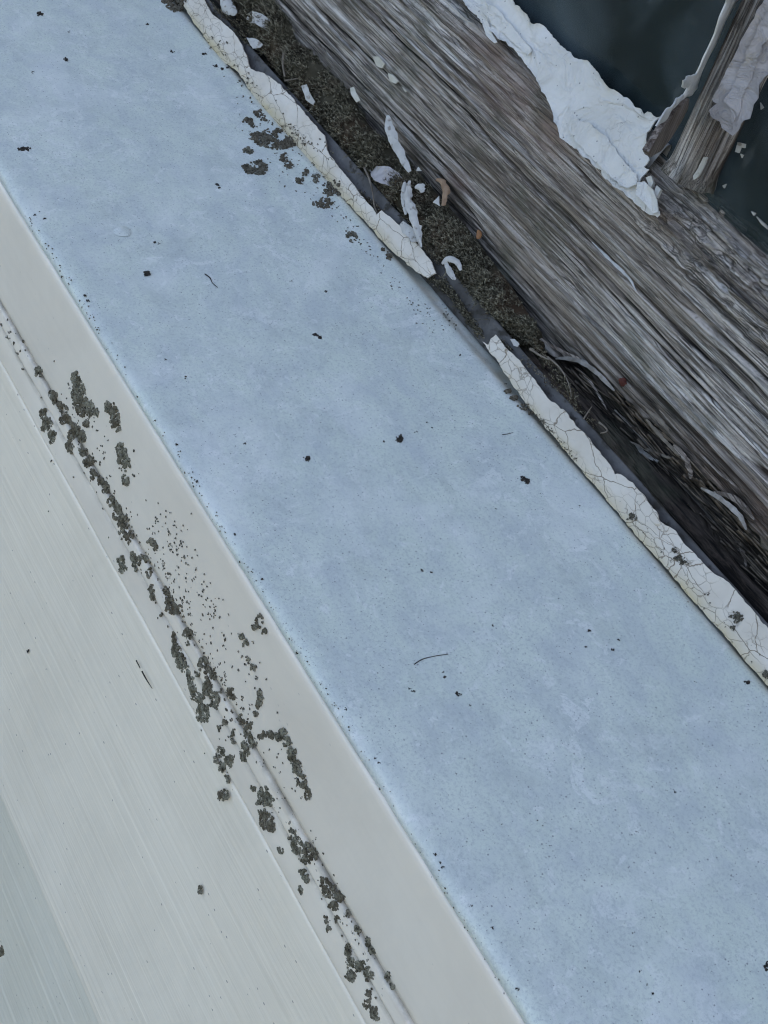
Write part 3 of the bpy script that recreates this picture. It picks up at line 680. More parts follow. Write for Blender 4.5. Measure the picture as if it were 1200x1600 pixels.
# small white scrap at the foot of the bar and paint specks stuck on the right pane
sheet('paint_flake', [(1107, 245), (1101, 262), (1092, 276), (1086, 281), (1085, 275), (1093, 262), (1101, 246)], MFRONT, MCURL, off=-.010, th=.0008, res=.0014, jag=.0003, parent=sash, seed=43)
GF = Plane((0, .5055, 0), (1, 0, 0), (0, 0, 1))
for k, q in enumerate([[(1155, 222), (1167, 225), (1166, 231), (1160, 230), (1157, 239), (1151, 237)], [(1159, 240), (1164, 242), (1161, 247)], [(1176, 330), (1183, 333), (1180, 337)], [(1131, 290), (1137, 287), (1134, 294)], [(1184, 338), (1200, 352), (1204, 360), (1192, 350)], [(1190, 160), (1195, 168), (1191, 171)], [(1112, 268), (1117, 262), (1116, 272)]]):
    sheet('paint_fleck', q, GF, MCURL, off=.0012, th=.0008, res=.001, und=.0001, jag=.0001, parent=sash, seed=50+k)
# flecks and a torn splinter on the rail face
RF = RAIL
for k, q in enumerate([[(588, 88), (597, 88), (607, 100), (603, 107), (594, 103)], [(612, 114), (619, 117), (628, 127), (624, 131), (615, 126)], [(633, 135), (641, 142), (639, 144)]]):
    sheet('paint_fleck', q, RF, MYEL, off=.0030, th=.001, res=.0012, und=.0002, jag=.0002, parent=sash, seed=70+k)
def on(pl, px, py, h=0):
    a = pl.at(px, py, h); return pl.P(a[0], a[1], h)
MSPL = mat_noise('pale_splinter', (.20, .18, .15), (.40, .38, .35), 200, .8, .0004)
ribbon('splinter', [on(RF, 925, 378, .002), on(RF, 945, 398, .003), on(RF, 968, 420, .003), on(RF, 984, 436, .003), on(RF, 994, 455, .003)], mat_noise('pale_paint_line', (.42, .42, .40), (.55, .55, .53), 200, .6, .0004), rail, .0014, .0006, 1.0, 3)
for k, (pts, w, hh) in enumerate([
    ([(1052, 695), (1068, 712), (1078, 735), (1079, 748)], .0035, .002), ([(940, 680), (965, 688), (1000, 705), (1030, 722)], .0038, -.006),
    ([(1095, 762), (1130, 782), (1155, 805), (1166, 828)], .0030, .0035), ([(1110, 770), (1140, 775), (1165, 795), (1178, 812)], .0034, .002),
    ([(868, 560), (900, 562), (930, 580), (960, 610)], .0035, .001), ([(1010, 655), (1040, 690), (1062, 712)], .0025, .000),
    ([(902, 575), (925, 600), (948, 640)], .0016, -.001), ([(985, 690), (1020, 706), (1060, 720)], .0022, -.004), ([(1140, 830), (1160, 860), (1166, 885)], .0022, -.006),
    ([(1030, 640), (1075, 690), (1120, 735), (1150, 760)], .0016, .0035), ([(830, 520), (870, 545), (905, 560)], .0022, .003), ([(1070, 790), (1110, 830), (1150, 880)], .0025, -.010),
    ([(960, 640), (1010, 690), (1045, 740)], .0022, -.008), ([(1010, 640), (1030, 655), (1045, 672)], .002, .002)]):
    ribbon('splinter', [on(RF, x, y, hh) for x, y in pts], MWOOD if k % 3 == 0 else MSPL if k in (1, 2, 4) else MROOT if k % 2 else MWOOD, rail, w*.8, .0009, .9, 100+k)
rf = random.Random(91); V = []; F = []
for _ in range(150):
    t = rf.random(); px = 860+t*380; py = np.interp(px, [860, 945, 1030, 1100, 1205, 1260], [548, 590, 668, 742, 868, 930])+rf.uniform(0, 75)
    L = rf.uniform(10, 60); hh = -rf.uniform(.001, .012)*ss(0, 60, py-np.interp(px, [860, 945, 1030, 1100, 1205, 1260], [548, 590, 668, 742, 868, 930]))-.001
    p = [on(RF, px, py, hh), on(RF, px+L*.5, py+L*(.46+rf.uniform(-.1, .15)), hh+rf.uniform(-.001, .003)), on(RF, px+L, py+L*(.95+rf.uniform(-.25, .35)), hh-rf.uniform(0, .004))]
    p = [Vector(q) for q in p]; wd = rf.uniform(.0003, .0011); k = len(V); nn_ = 6
    for i in range(nn_+1):
        u = i/nn_; c = p[0]*(1-u)**2+p[1]*2*u*(1-u)+p[2]*u*u; ww = wd*(1-u)**.5*(.7+.6*rf.random())+.00008
        V += [tuple(c+Vector((ww*.4, 0, ww))), tuple(c-Vector((ww*.4, 0, ww))), tuple(c+Vector((0, ww*1.2, 0)))]
    for i in range(nn_):
        for j in range(3): F.append([k+i*3+j, k+i*3+(j+1) % 3, k+i*3+3+(j+1) % 3, k+i*3+3+j])
mesh('rotted_fibres', V, F, mat_noise('rotted_fibre', (.03, .024, .018), (.22, .175, .13), 130, .9, .0003), rail)['kind'] = 'stuff'
for o in rail.children:
    if o.data.attributes.get('grain') is None:
        n = len(o.data.vertices)
        for nm, vv in (('grain', .45), ('rot', .25), ('crumb', 0), ('rust', .15)):
            at = o.data.attributes.new(nm, 'FLOAT', 'POINT'); at.data.foreach_set('value', np.full(n, vv, np.float32))
for o in sash.children:
    if o.name.startswith('wood_sliver'):
        n = len(o.data.vertices)
        for nm, vv in (('grain', .42), ('rot', .25), ('crumb', 0), ('rust', .4)):
            at = o.data.attributes.new(nm, 'FLOAT', 'POINT'); at.data.foreach_set('value', np.full(n, vv, np.float32))
def blob(name, p, r, mat, parent=None, sq=(1, 1, 1), seed=0):
    bm = bmesh.new(); bmesh.ops.create_icosphere(bm, subdivisions=3, radius=1)
    V = []
    for v in bm.verts:
        k = 1+.35*mnoise.noise(v.co*1.6+Vector((seed, 0, 0)))+.12*mnoise.noise(v.co*5+Vector((0, seed, 0)))
        V.append((p[0]+v.co.x*r*k*sq[0], p[1]+v.co.y*r*k*sq[1], p[2]+v.co.z*r*k*sq[2]))
    F = [[v.index for v in f.verts] for f in bm.faces]; bm.free()
    return mesh(name, V, F, mat, parent)
blob('rust_spot', on(RF, 973, 597, -.001), .0022, MRED, rail, (1.2, .8, 1), 4)

# ------------------------------------------------------------------ moss in the gap
def MOSS_AB(p): q = p-MOSS.o; return q.dot(MOSS.e1), q.dot(MOSS.e2)
def moss():
    V = []; F = []; rnd = random.Random(5)
    up = [(430, -30), (452, 20), (470, 60), (520, 110), (560, 150), (600, 205), (645, 262), (690, 312), (725, 352), (760, 400), (790, 440), (812, 476), (835, 510)]
    lo = [(330, -30), (375, 40), (420, 100), (462, 155), (506, 208), (545, 250), (585, 296), (626, 345), (676, 404), (716, 452), (752, 488), (790, 524), (830, 562)]
    n = 240; m = 30
    ux = np.interp(np.linspace(0, 1, n), np.linspace(0, 1, len(up)), [p[0] for p in up]); uy = np.interp(np.linspace(0, 1, n), np.linspace(0, 1, len(up)), [p[1] for p in up])
    lx = np.interp(np.linspace(0, 1, n), np.linspace(0, 1, len(lo)), [p[0] for p in lo]); ly = np.interp(np.linspace(0, 1, n), np.linspace(0, 1, len(lo)), [p[1] for p in lo])
    pts = np.zeros((n, m, 3))
    nn = MOSS.n
    for i in range(n):
        for j in range(m):
            t = j/(m-1); px = lx[i]*(1-t)+ux[i]*t; py = ly[i]*(1-t)+uy[i]*t
            a, b = MOSS.at(px, py)
            hum = math.sin(math.pi*t)**.7
            fade = min(1, i/8, (n-1-i)/30)
            q = float(fbm(np.array(a*45), np.array(b*45), 201, 4)); 
            pk = float(fbm(np.array(a*18), np.array(b*18), 205, 2))
            cl2 = float(vn(np.array(a*110), np.array(b*110), 206)); h = -.009+.0135*hum*(.35+.8*q+.3*cl2)*fade-.018*(1-float(ss(.32, .44, pk)))
            p = MOSS.P(a, b, h); pts[i, j] = p
    base = len(V)
    V += [tuple(p) for p in pts.reshape(-1, 3)]; F += [[int(q) for q in f] for f in grid_faces(n, m)]
    # shoots: little leafy stems, each a bent thin cone with side leaflets
    TIP = []
    def shoot(p, d, L, r):
        br = rnd.random()**2
        k = len(V); a = d.orthogonal().normalized(); b = d.cross(a); bend = Vector((rnd.uniform(-1, 1), rnd.uniform(-1, 1), rnd.uniform(-.6, .2)))*L*.35
        for s_ in range(3):
            t = s_/2; c = p+d*L*t+bend*t*t; rr = r*(1-t*.8)
            for g_ in range(3):
                an = g_*2.094+s_; V.append(tuple(c+a*math.cos(an)*rr+b*math.sin(an)*rr)); TIP.append(t*br)
        for s_ in range(2):
            for g_ in range(3): F.append([k+s_*3+g_, k+s_*3+(g_+1) % 3, k+s_*3+3+(g_+1) % 3, k+s_*3+3+g_])
        F.append([k+6, k+7, k+8])
        for q_ in range(4):
            t = rnd.uniform(.3, 1); c = p+d*L*t+bend*t*t; an = rnd.uniform(0, 6.28)
            o_ = (a*math.cos(an)+b*math.sin(an)); e = c+(o_*.8+d*.8)*L*rnd.uniform(.25, .45); w_ = d.cross(o_)*r*.8
            kk = len(V); V.extend([tuple(c-w_), tuple(c+w_), tuple(e)]); TIP.extend([t*br*.6, t*br*.6, br]); F.append([kk, kk+1, kk+2])
    for _ in range(15000):
        i = rnd.randrange(2, n-6); j = rnd.randrange(1, m-1)
        p = Vector(pts[i, j])+Vector([rnd.uniform(-.0009, .0009) for _ in range(3)])
        if float(fbm(np.array(MOSS_AB(p)[0]*18), np.array(MOSS_AB(p)[1]*18), 205, 2)) < .37: continue
        cl = float(vn(np.array(p.x*160), np.array(p.z*160+p.y*90), 210))
        if cl < .30: continue
        d = (nn*.9+Vector((rnd.uniform(-.8, .8), rnd.uniform(-.5, .2), rnd.uniform(-.3, .6)))).normalized()
        shoot(p, d, rnd.uniform(.0024, .0060)*(.5+.6*cl), rnd.uniform(.00026, .00052))
    for _ in range(110):
        i = rnd.randrange(4, n-20); j = rnd.randrange(2, m-2); p = Vector(pts[i, j])
        shoot(p, (nn*.5+Vector((rnd.uniform(-1, 1), rnd.uniform(-.4, .2), rnd.uniform(-1, 1)))).normalized(), rnd.uniform(.006, .014), rnd.uniform(.0002, .0004))
    # tufts squeezed between sill edge and flashing
    for (x0, y0, x1, y1, cnt, h0) in [(690, 436, 752, 525, 620, .002), (668, 432, 700, 455, 160, .002), (785, 535, 800, 552, 90, .004), (300, 5, 392, 70, 300, .0015), (330, 10, 400, 60, 200, .004), (820, 560, 870, 610, 60, .004), (560, 300, 600, 335, 160, .003), (640, 360, 690, 410, 260, .004),
                                      (790, 480, 900, 620, 500, .003), (860, 590, 930, 665, 170, .001)]:
        for _ in range(cnt):
            t = rnd.random(); px = x0+(x1-x0)*t+rnd.uniform(-6, 6); py = y0+(y1-y0)*t+rnd.uniform(-5, 5)
            a, b = FLASH.at(px, py); p = FLASH.P(a, b, -.001+rnd.uniform(0, h0))
            shoot(p, (Vector((rnd.uniform(-.6, .6), -.7, .7))).normalized(), rnd.uniform(.0012, .0028), rnd.uniform(.0002, .00035))
    mm = M('olive_brown_moss', .9, .15)
    c = mm.mix(mm.ramp(mm.noise(60, 4).outputs[0], [(.35, 0.), (.65, 1.)]), (.030, .025, .016), (.085, .075, .048))
    c = mm.mix(mm.ramp(mm.noise(38, 4).outputs[0], [(.5, 0.), (.6, .75)]), c, (.075, .050, .032))
    c = mm.mix(mm.attr('tip'), c, (.50, .46, .33))
    c = mm.mix(mm.ramp(mm.noise(420, 3).outputs[0], [(.58, 0.), (.68, .4)]), c, (.30, .27, .19))
    mm.color(c)
    o = mesh('moss', V, F, mm.m, smooth=False)
    tipv = np.zeros(len(V)); tipv[n*m:] = TIP; at = o.data.attributes.new('tip', 'FLOAT', 'POINT'); at.data.foreach_set('value', tipv.astype(np.float32))
    tag(o, 'dark olive brown moss filling the gap between sill and wooden sash', 'moss', None, 'stuff')
moss()

# ------------------------------------------------------------------ loose scraps lying on the moss
def scrap(name, pts, w, curl, label, mat=MCURL, h=.006, seed=1, cat='paint curl', group='curled paint scraps in the gap', th=.0005):
    path = [on(MOSS, p[0], p[1], h+.003+(p[2] if len(p) > 2 else 0)) for p in pts]
    return tag(ribbon(name, path, mat, None, w, th, curl, seed), label, cat, group)
scrap('paint_curl', [(606, 180), (609, 203), (623, 234), (640, 268)], .0058, .9, 'long pale pointed paint curl leaning against the wood above the moss', seed=2, h=.008)
scrap('paint_curl', [(640, 282), (637, 310), (648, 345), (658, 386)], .0052, 1.2, 'long split white paint curl hanging down the middle of the gap', seed=3, h=.008)
scrap('paint_curl', [(632, 284), (631, 305), (634, 335)], .0045, 1.6, 'short white paint curl beside the long split one', seed=4, h=.006)
scrap('paint_curl', [(345, -20), (352, 5), (368, 22)], .009, 1.7, 'narrow curved paint strip at the top edge beside the rolled piece', seed=9, h=.003)
scrap('paint_curl', [(690, 412), (700, 404), (714, 410), (720, 422)], .0040, 2.0, 'small hooked white paint curl near the pointed end of the upper filler', seed=11, h=.009)
scrap('paint_curl', [(695, 408), (702, 424), (711, 437)], .0036, 1.6, 'short straight white paint curl crossing the hooked one', seed=12, h=.008)
scrap('paint_curl', [(648, 292), (657, 292), (661, 300)], .0045, 1.6, 'tiny bent white paint curl right of the long split one', seed=15, h=.008)
scrap('dry_leaf', [(681, 280), (690, 283), (696, 296), (694, 312), (692, 321)], .0046, 2.0, 'curved tan dry leaf scrap at the foot of the wooden sash', MTAN, .011, 17, 'leaf', None)
scrap('seed_husk', [(747, 359), (748, 366), (746, 373)], .0040, 2.4, 'small orange brown husk caught at the edge of the wood', MORANGE, .012, 18, 'husk', None)
def chip(poly, label, h=.006, mat=MCURL, roll=0, seed=1, th=.0006):
    cx = sum(p[0] for p in poly)/len(poly); cy = sum(p[1] for p in poly)/len(poly); a0, b0 = MOSS.at(cx, cy, h)
    q = [MOSS.at(x, y, h) for x, y in poly]; an = seed*1.3
    o = sheet('paint_chip', q, MOSS, mat, off=h, th=th, res=.0011, und=.0012, lift=.0012, jag=.00045, seed=seed, px=False,
              fn=lambda a, b, d: -roll*((a-a0)*math.cos(an)+(b-b0)*math.sin(an))**2)
    return tag(o, label, 'paint chip', 'flat paint chips in the gap')
chip([(566, 256), (580, 252), (592, 257), (610, 261), (620, 268), (633, 284), (620, 288), (604, 289), (588, 284), (576, 272)], 'broad grey lilac paint plate lying on the moss', .009, MPINK, 30, 5)
chip([(472, 135), (480, 132), (486, 147), (494, 160), (490, 165), (478, 156)], 'small pale paint chip tucked beside the flashing strip', .006, MCURL, 60, 6)
chip([(545, 136), (552, 134), (557, 146), (561, 155), (555, 158), (549, 148)], 'small cream paint chip stuck near the edge of the wood', .010, MYEL, 40, 7)
chip([(372, 18), (379, 6), (392, 14), (404, 20), (416, 24), (425, 34), (424, 48), (412, 44), (402, 40), (390, 32)], 'large rolled grey white paint piece at the top of the gap', .010, MCURL, 75, 8)
chip([(382, 56), (390, 58), (400, 60), (408, 66), (404, 72), (394, 75), (388, 66)], 'pale blue white paint chip beneath the rolled piece', .005, MCURL, 30, 10)
chip([(622, 350), (630, 346), (640, 352), (650, 360), (654, 376), (644, 378), (634, 366), (626, 362)], 'crumpled pale paint scrap under the long split curl', .006, MCURL, 60, 13)
chip([(686, 306), (687, 322), (676, 316)], 'small white triangular paint chip under the tan dry leaf', .010, MCURL, 0, 14)
chip([(797, 530), (804, 529), (812, 538), (810, 542), (803, 540)], 'little pale chip on the flashing by the lower filler strip', .003, MCURL, 30, 16)
chip([(655, 262), (660, 268), (652, 268)], 'tiny white paint chip below the long pointed curl', .009, MCURL, 0, 18)
chip([(656, 352), (661, 354), (659, 361), (654, 358)], 'tiny round white chip right of the crumpled scrap', .009, MCURL, 0, 19)
def root(name, pts, r, label, h=.006, seed=1, pl=MOSS, mat=MROOT, cat='rootlet'):
    path = [on(pl, p[0], p[1], h) for p in pts]
    return tag(tube(name, path, (r, r*.45), mat, None, 24, 6, seed), label, cat, 'dry rootlets in the gap')
root('rootlet', [(569, 262), (577, 280), (582, 300), (585, 322), (590, 334)], .0008, 'thin pale rootlet bending over the flashing beside the upper filler', .004, 1)
root('rootlet', [(444, 84), (442, 98), (445, 120)], .0014, 'thick short pale stalk standing upright below the mossy lump', .007, 2)
root('rootlet', [(445, 126), (458, 124), (471, 122)], .0007, 'thin short twig lying across the moss near the upright stalk', .006, 3)
root('rootlet', [(856, 558), (875, 575), (888, 598), (893, 620)], .0006, 'long thin rootlet curving down from the splintered wood', .005, 4)
root('rootlet', [(936, 660), (946, 668), (948, 674), (938, 677)], .0007, 'small hooked rootlet in the black gap near the splinters', .002, 5)
root('rootlet', [(912, 655), (918, 645), (925, 635)], .0006, 'tiny upright twig beside the hooked rootlet', .003, 6)
root('rootlet', [(828, 545), (845, 556), (858, 562)], .0008, 'short rootlet bridging moss and splintered wood', .005, 7)
# small fibres on the sill
def fibre(pts, r, label, seed):
    return tag(tube('plant_fibre', [on(SILL, x, y, r*.9) for x, y in pts], (r, r*.5), MCRUMB, None, 18, 5, seed), label, 'fibre', 'dark fibres lying on the sill')
fibre([(647, 1038), (660, 1030), (680, 1025), (700, 1022)], .00026, 'thin curved grey fibre lying on the lower middle of the sill', 1)
fibre([(320, 428), (328, 434), (332, 442), (340, 449)], .00035, 'dark wavy fibre on the sill left of the upper filler', 2)
fibre([(785, 679), (793, 678), (801, 676)], .00025, 'tiny straight fibre on the sill near the middle of the lower filler', 3)
fibre([(215, 1032), (221, 1045)], .0003, 'fibre', 4) if False else None
tag(tube('plant_fibre', [on(SIDE, 213, 1032, .0004), on(SIDE, 219, 1044, .0004)], (.0004, .0003), MCRUMB, None, 8, 5, 5), 'short dark fibre on the siding, upper of two in line', 'fibre', 'dark fibres on the siding')
tag(tube('plant_fibre', [on(SIDE, 222, 1049, .0004), on(SIDE, 229, 1062, .0006), on(SIDE, 238, 1076, .0003)], (.0005, .0002), MCRUMB, None, 10, 5, 6), 'longer dark fibre on the siding, lower of two in line', 'fibre', 'dark fibres on the siding')

# ------------------------------------------------------------------ lichen
_bm = bmesh.new(); bmesh.ops.create_icosphere(_bm, subdivisions=1, radius=1)
ICO_V = np.array([v.co[:] for v in _bm.verts]); ICO_F = np.array([[v.index for v in f.verts] for f in _bm.faces]); _bm.free()
def lobes(ell, dens, rpx, rnd, flat=.55, edge=True):
    Vs = []; Fs = []; k = 0
    for (cx, cy, rx, ry) in ell:
        n = max(2, int(dens*rx*ry/ (rpx*rpx)))
        for _ in range(n):
            a = rnd.uniform(0, 6.283); r = math.sqrt(rnd.random())
            wob = 1+.35*(float(vn(np.array(a*1.6), np.array(cx*.37), 301))-.5)*2
            px = cx+rx*r*math.cos(a)*wob; py = cy+ry*r*math.sin(a)*wob
            if k and rnd.random() < .25*float(vn(np.array(px*.22), np.array(py*.22), 303) < .38)*4*.9: continue
            pl = surf(px, py); sc_ = pl.scale(px, py); u, v = pl.at(px, py)
            R = rpx*sc_*rnd.uniform(.55, 1.25)*(1.1-.35*r)
            P = ICO_V*np.array([rnd.uniform(.8, 1.3), rnd.uniform(.8, 1.3), flat*rnd.uniform(.7, 1.4)])*R
            P = P*(1+(np.array([rnd.uniform(-.28, .28) for _ in range(len(P))]))[:, None])
            an = rnd.uniform(0, 6.283); ca, sa = math.cos(an), math.sin(an)
            x = P[:, 0]*ca-P[:, 1]*sa; y = P[:, 0]*sa+P[:, 1]*ca; z = P[:, 2]+R*flat*.35
            o = np.array(pl.P(u, v, .0010 if pl is CAULK else 0)); W = o+x[:, None]*np.array(pl.e1)+y[:, None]*np.array(pl.e2)+z[:, None]*np.array(pl.n)
            Vs.append(W); Fs.append(ICO_F+k); k += len(P)
    return np.concatenate(Vs), np.concatenate(Fs)
def lichen(ell, label, group, mat=None, dens=1.5, rpx=2.4, flat=.6):
    global lseed
    rnd = random.Random(hash_(ell)); V, F = lobes(ell, dens, rpx, rnd, flat)
    o = mesh('lichen_patch', V, F, mat or MLICH, smooth=False)
    return tag(o, label, 'lichen', group)
def hash_(e): return int(sum(a*31+b*17 for a, b, _, _ in e))
GT = 'grey green lichen along the trim and sill face'; GS = 'grey lichen on the sill top'
for ell, lab in [
    ([(119, 590, 7, 11), (122, 615, 10, 18), (126, 636, 11, 13), (137, 628, 6, 10), (142, 640, 6, 12), (151, 645, 4, 9)], 'tallest dark lichen clump, highest on the cream sill face'),
    ([(169, 635, 5, 9), (176, 640, 6, 9), (181, 656, 7, 14), (185, 668, 4, 6)], 'upright two lobed lichen right of the tallest clump'),
    ([(188, 700, 5, 10), (192, 716, 9, 16), (199, 728, 5, 9), (197, 752, 6, 8)], 'spindle shaped lichen lowest of the upper group on the sill face'),
    ([(69, 645, 6, 9), (74, 662, 8, 14), (82, 682, 6, 10)], 'elongated lichen leftmost on the siding side of the trim'),
    ([(61, 580, 5, 7)], 'small lichen dot, higher of two small ones on the trim above the clumps'),
    ([(84, 620, 6, 9)], 'small lichen dot on the lip just left of the tallest clump'),
    ([(95, 634, 6, 8), (103, 655, 8, 8), (104, 640, 4, 5)], 'broken lichen pair beside the foot of the tallest clump'),
    ([(117, 672, 9, 7), (127, 680, 8, 10), (115, 665, 5, 4), (135, 662, 5, 5)], 'ragged lichen below the tallest clump on the lip'),
    ([(112, 678, 6, 10), (109, 698, 6, 9)], 'rounded lichen knot on the trim left of the ragged one'),
    ([(130, 705, 6, 8), (140, 720, 7, 10), (146, 742, 5, 8)], 'chain of brownish lichen knots descending the lip'),
    ([(158, 750, 5, 9), (164, 762, 6, 8)], 'slim lichen between the brown knots and the long column'),
    ([(174, 782, 6, 8), (184, 798, 7, 14), (192, 818, 9, 14), (200, 838, 8, 10)], 'long dense lichen column on the upper part of the trim'),
    ([(190, 875, 5, 7), (193, 886, 6, 8)], 'oval lichen on the siding left of the trim'),
    ([(207, 868, 4, 8), (213, 880, 6, 13), (221, 872, 4, 6)], 'pointed lichen just right of the oval one'),
    ([(235, 896, 6, 8), (229, 872, 4, 5)], 'small round lichen on the lip below the long column'),
    ([(238, 922, 4, 9), (239, 933, 4, 5)], 'small narrow lichen on the trim above the triangular patch'),
    ([(260, 922, 5, 8), (265, 938, 8, 10), (272, 952, 13, 9), (253, 958, 3, 4)], 'triangular lichen patch widening downward on the trim'),
    ([(295, 990, 8, 7), (293, 1002, 4, 7)], 'round lichen with a tail below the triangular patch'),
    ([(272, 995, 3, 10)], 'thin sliver of lichen left of the round tailed one'),
    ([(275, 1016, 7, 11), (281, 1032, 9, 14), (289, 1044, 6, 5)], 'teardrop lichen on the siding edge'),
    ([(297, 1060, 5, 10), (302, 1078, 7, 12), (313, 1092, 8, 8), (318, 1112, 10, 18)], 'long hanging lichen ending in a broad olive lump'),
    ([(318, 1034, 8, 9), (328, 1052, 9, 11), (325, 1075, 7, 14), (337, 1092, 8, 14), (310, 1050, 4, 8)], 'long jagged lichen beside the broad olive lump'),
    ([(345, 1175, 8, 8), (338, 1186, 6, 6), (347, 1198, 5, 8), (355, 1212, 3, 6), (358, 1220, 3, 4)], 'branching lichen with a thin tail on the siding edge'),
    ([(359, 1188, 8, 10)], 'round lichen rosette touching the branching one'),
    ([(349, 1243, 9, 9)], 'single dark round lichen alone on the siding'),
    ([(366, 1150, 4, 12), (343, 1138, 3, 7), (351, 1130, 4, 5)], 'thin broken lichen left of the tall stem'),
    ([(378, 1122, 6, 8), (388, 1140, 8, 18), (386, 1165, 8, 18), (382, 1182, 6, 8), (396, 1160, 5, 6)], 'tall stem shaped lichen under the jagged one'),
    ([(412, 1148, 6, 6), (424, 1146, 6, 7), (435, 1152, 6, 7), (443, 1145, 6, 8), (449, 1160, 7, 8), (456, 1180, 7, 13), (464, 1200, 7, 12), (472, 1220, 7, 12), (480, 1238, 6, 10)], 'arched hook of lichen across the cream sill face'),
    ([(411, 1238, 9, 12), (420, 1250, 9, 12), (408, 1262, 8, 10), (416, 1280, 10, 14), (423, 1292, 7, 9)], 'ring shaped olive lichen below the arched hook'),
    ([(396, 1230, 4, 5)], 'tiny lichen dot left of the ring shaped patch'),
    ([(240, 846, 8, 7), (244, 852, 5, 7)], 'faint grey lichen spot on the sill face right of the long column'),
    ([(405, 972, 5, 11), (399, 980, 6, 4), (413, 985, 5, 5)], 'small fan of dark lichen high on the middle of the sill face'),
    ([(378, 995, 4, 4), (384, 1006, 4, 5)], 'pair of lichen grains left of the small fan'),
    ([(407, 1088, 5, 10), (404, 1100, 4, 6), (400, 1115, 3, 5)], 'narrow lichen streak above the arched hook'),
    ([(395, 1042, 4, 6), (389, 1030, 2, 2)], 'tiny lichen cluster midway between fan and streak'),
    ([(360, 1080, 6, 7), (364, 1088, 4, 5)], 'small grey lichen at the top of the lip left of the streak'),
    ([(457, 1302, 6, 9), (463, 1320, 10, 12), (480, 1325, 12, 9), (488, 1335, 8, 9), (478, 1342, 9, 7)], 'broad lichen patch below the ring shaped patch'),
    ([(473, 1362, 5, 6), (479, 1372, 5, 6)], 'small brown lichen under the broad patch'),
    ([(471, 1390, 3, 7)], 'thin short lichen dash left of the dark wedge'),
    ([(438, 1330, 5, 6)], 'lone lichen crumb on the siding beside the broad patch'),
    ([(508, 1378, 8, 10), (515, 1392, 13, 12), (530, 1402, 8, 8), (522, 1415, 8, 8), (528, 1436, 6, 6)], 'very dark wedge of lichen tight against the lip'),
    ([(510, 1438, 3, 7), (513, 1450, 4, 5)], 'short dark lichen bar below the wedge'),
    ([(543, 1428, 5, 6), (559, 1452, 5, 7)], 'small lichen pair between wedge and lowest cluster'),
    ([(575, 1472, 4, 9), (581, 1484, 5, 7)], 'narrow lichen at the lip above the lowest cluster'),
    ([(544, 1485, 5, 10), (548, 1505, 6, 13), (549, 1525, 8, 8), (565, 1510, 10, 9), (577, 1522, 8, 12)], 'wide forked lichen cluster low on the trim'),
    ([(576, 1555, 4, 9), (574, 1570, 6, 7), (584, 1580, 6, 10), (588, 1590, 5, 4)], 'lowest lichen at the bottom edge of the photo'),
    ([(606, 1525, 4, 8), (612, 1538, 5, 7)], 'lichen sliver on the lip right of the forked cluster'),
    ([(314, 1391, 4, 7)], 'small dark seed like crumb on the open siding'),
    ([(2, 1486, 4, 7)], 'green black crumb at the left edge on the lower siding'),
    ]:
    lichen(ell, lab, GT, dens=4.2, rpx=1.75, flat=.8)
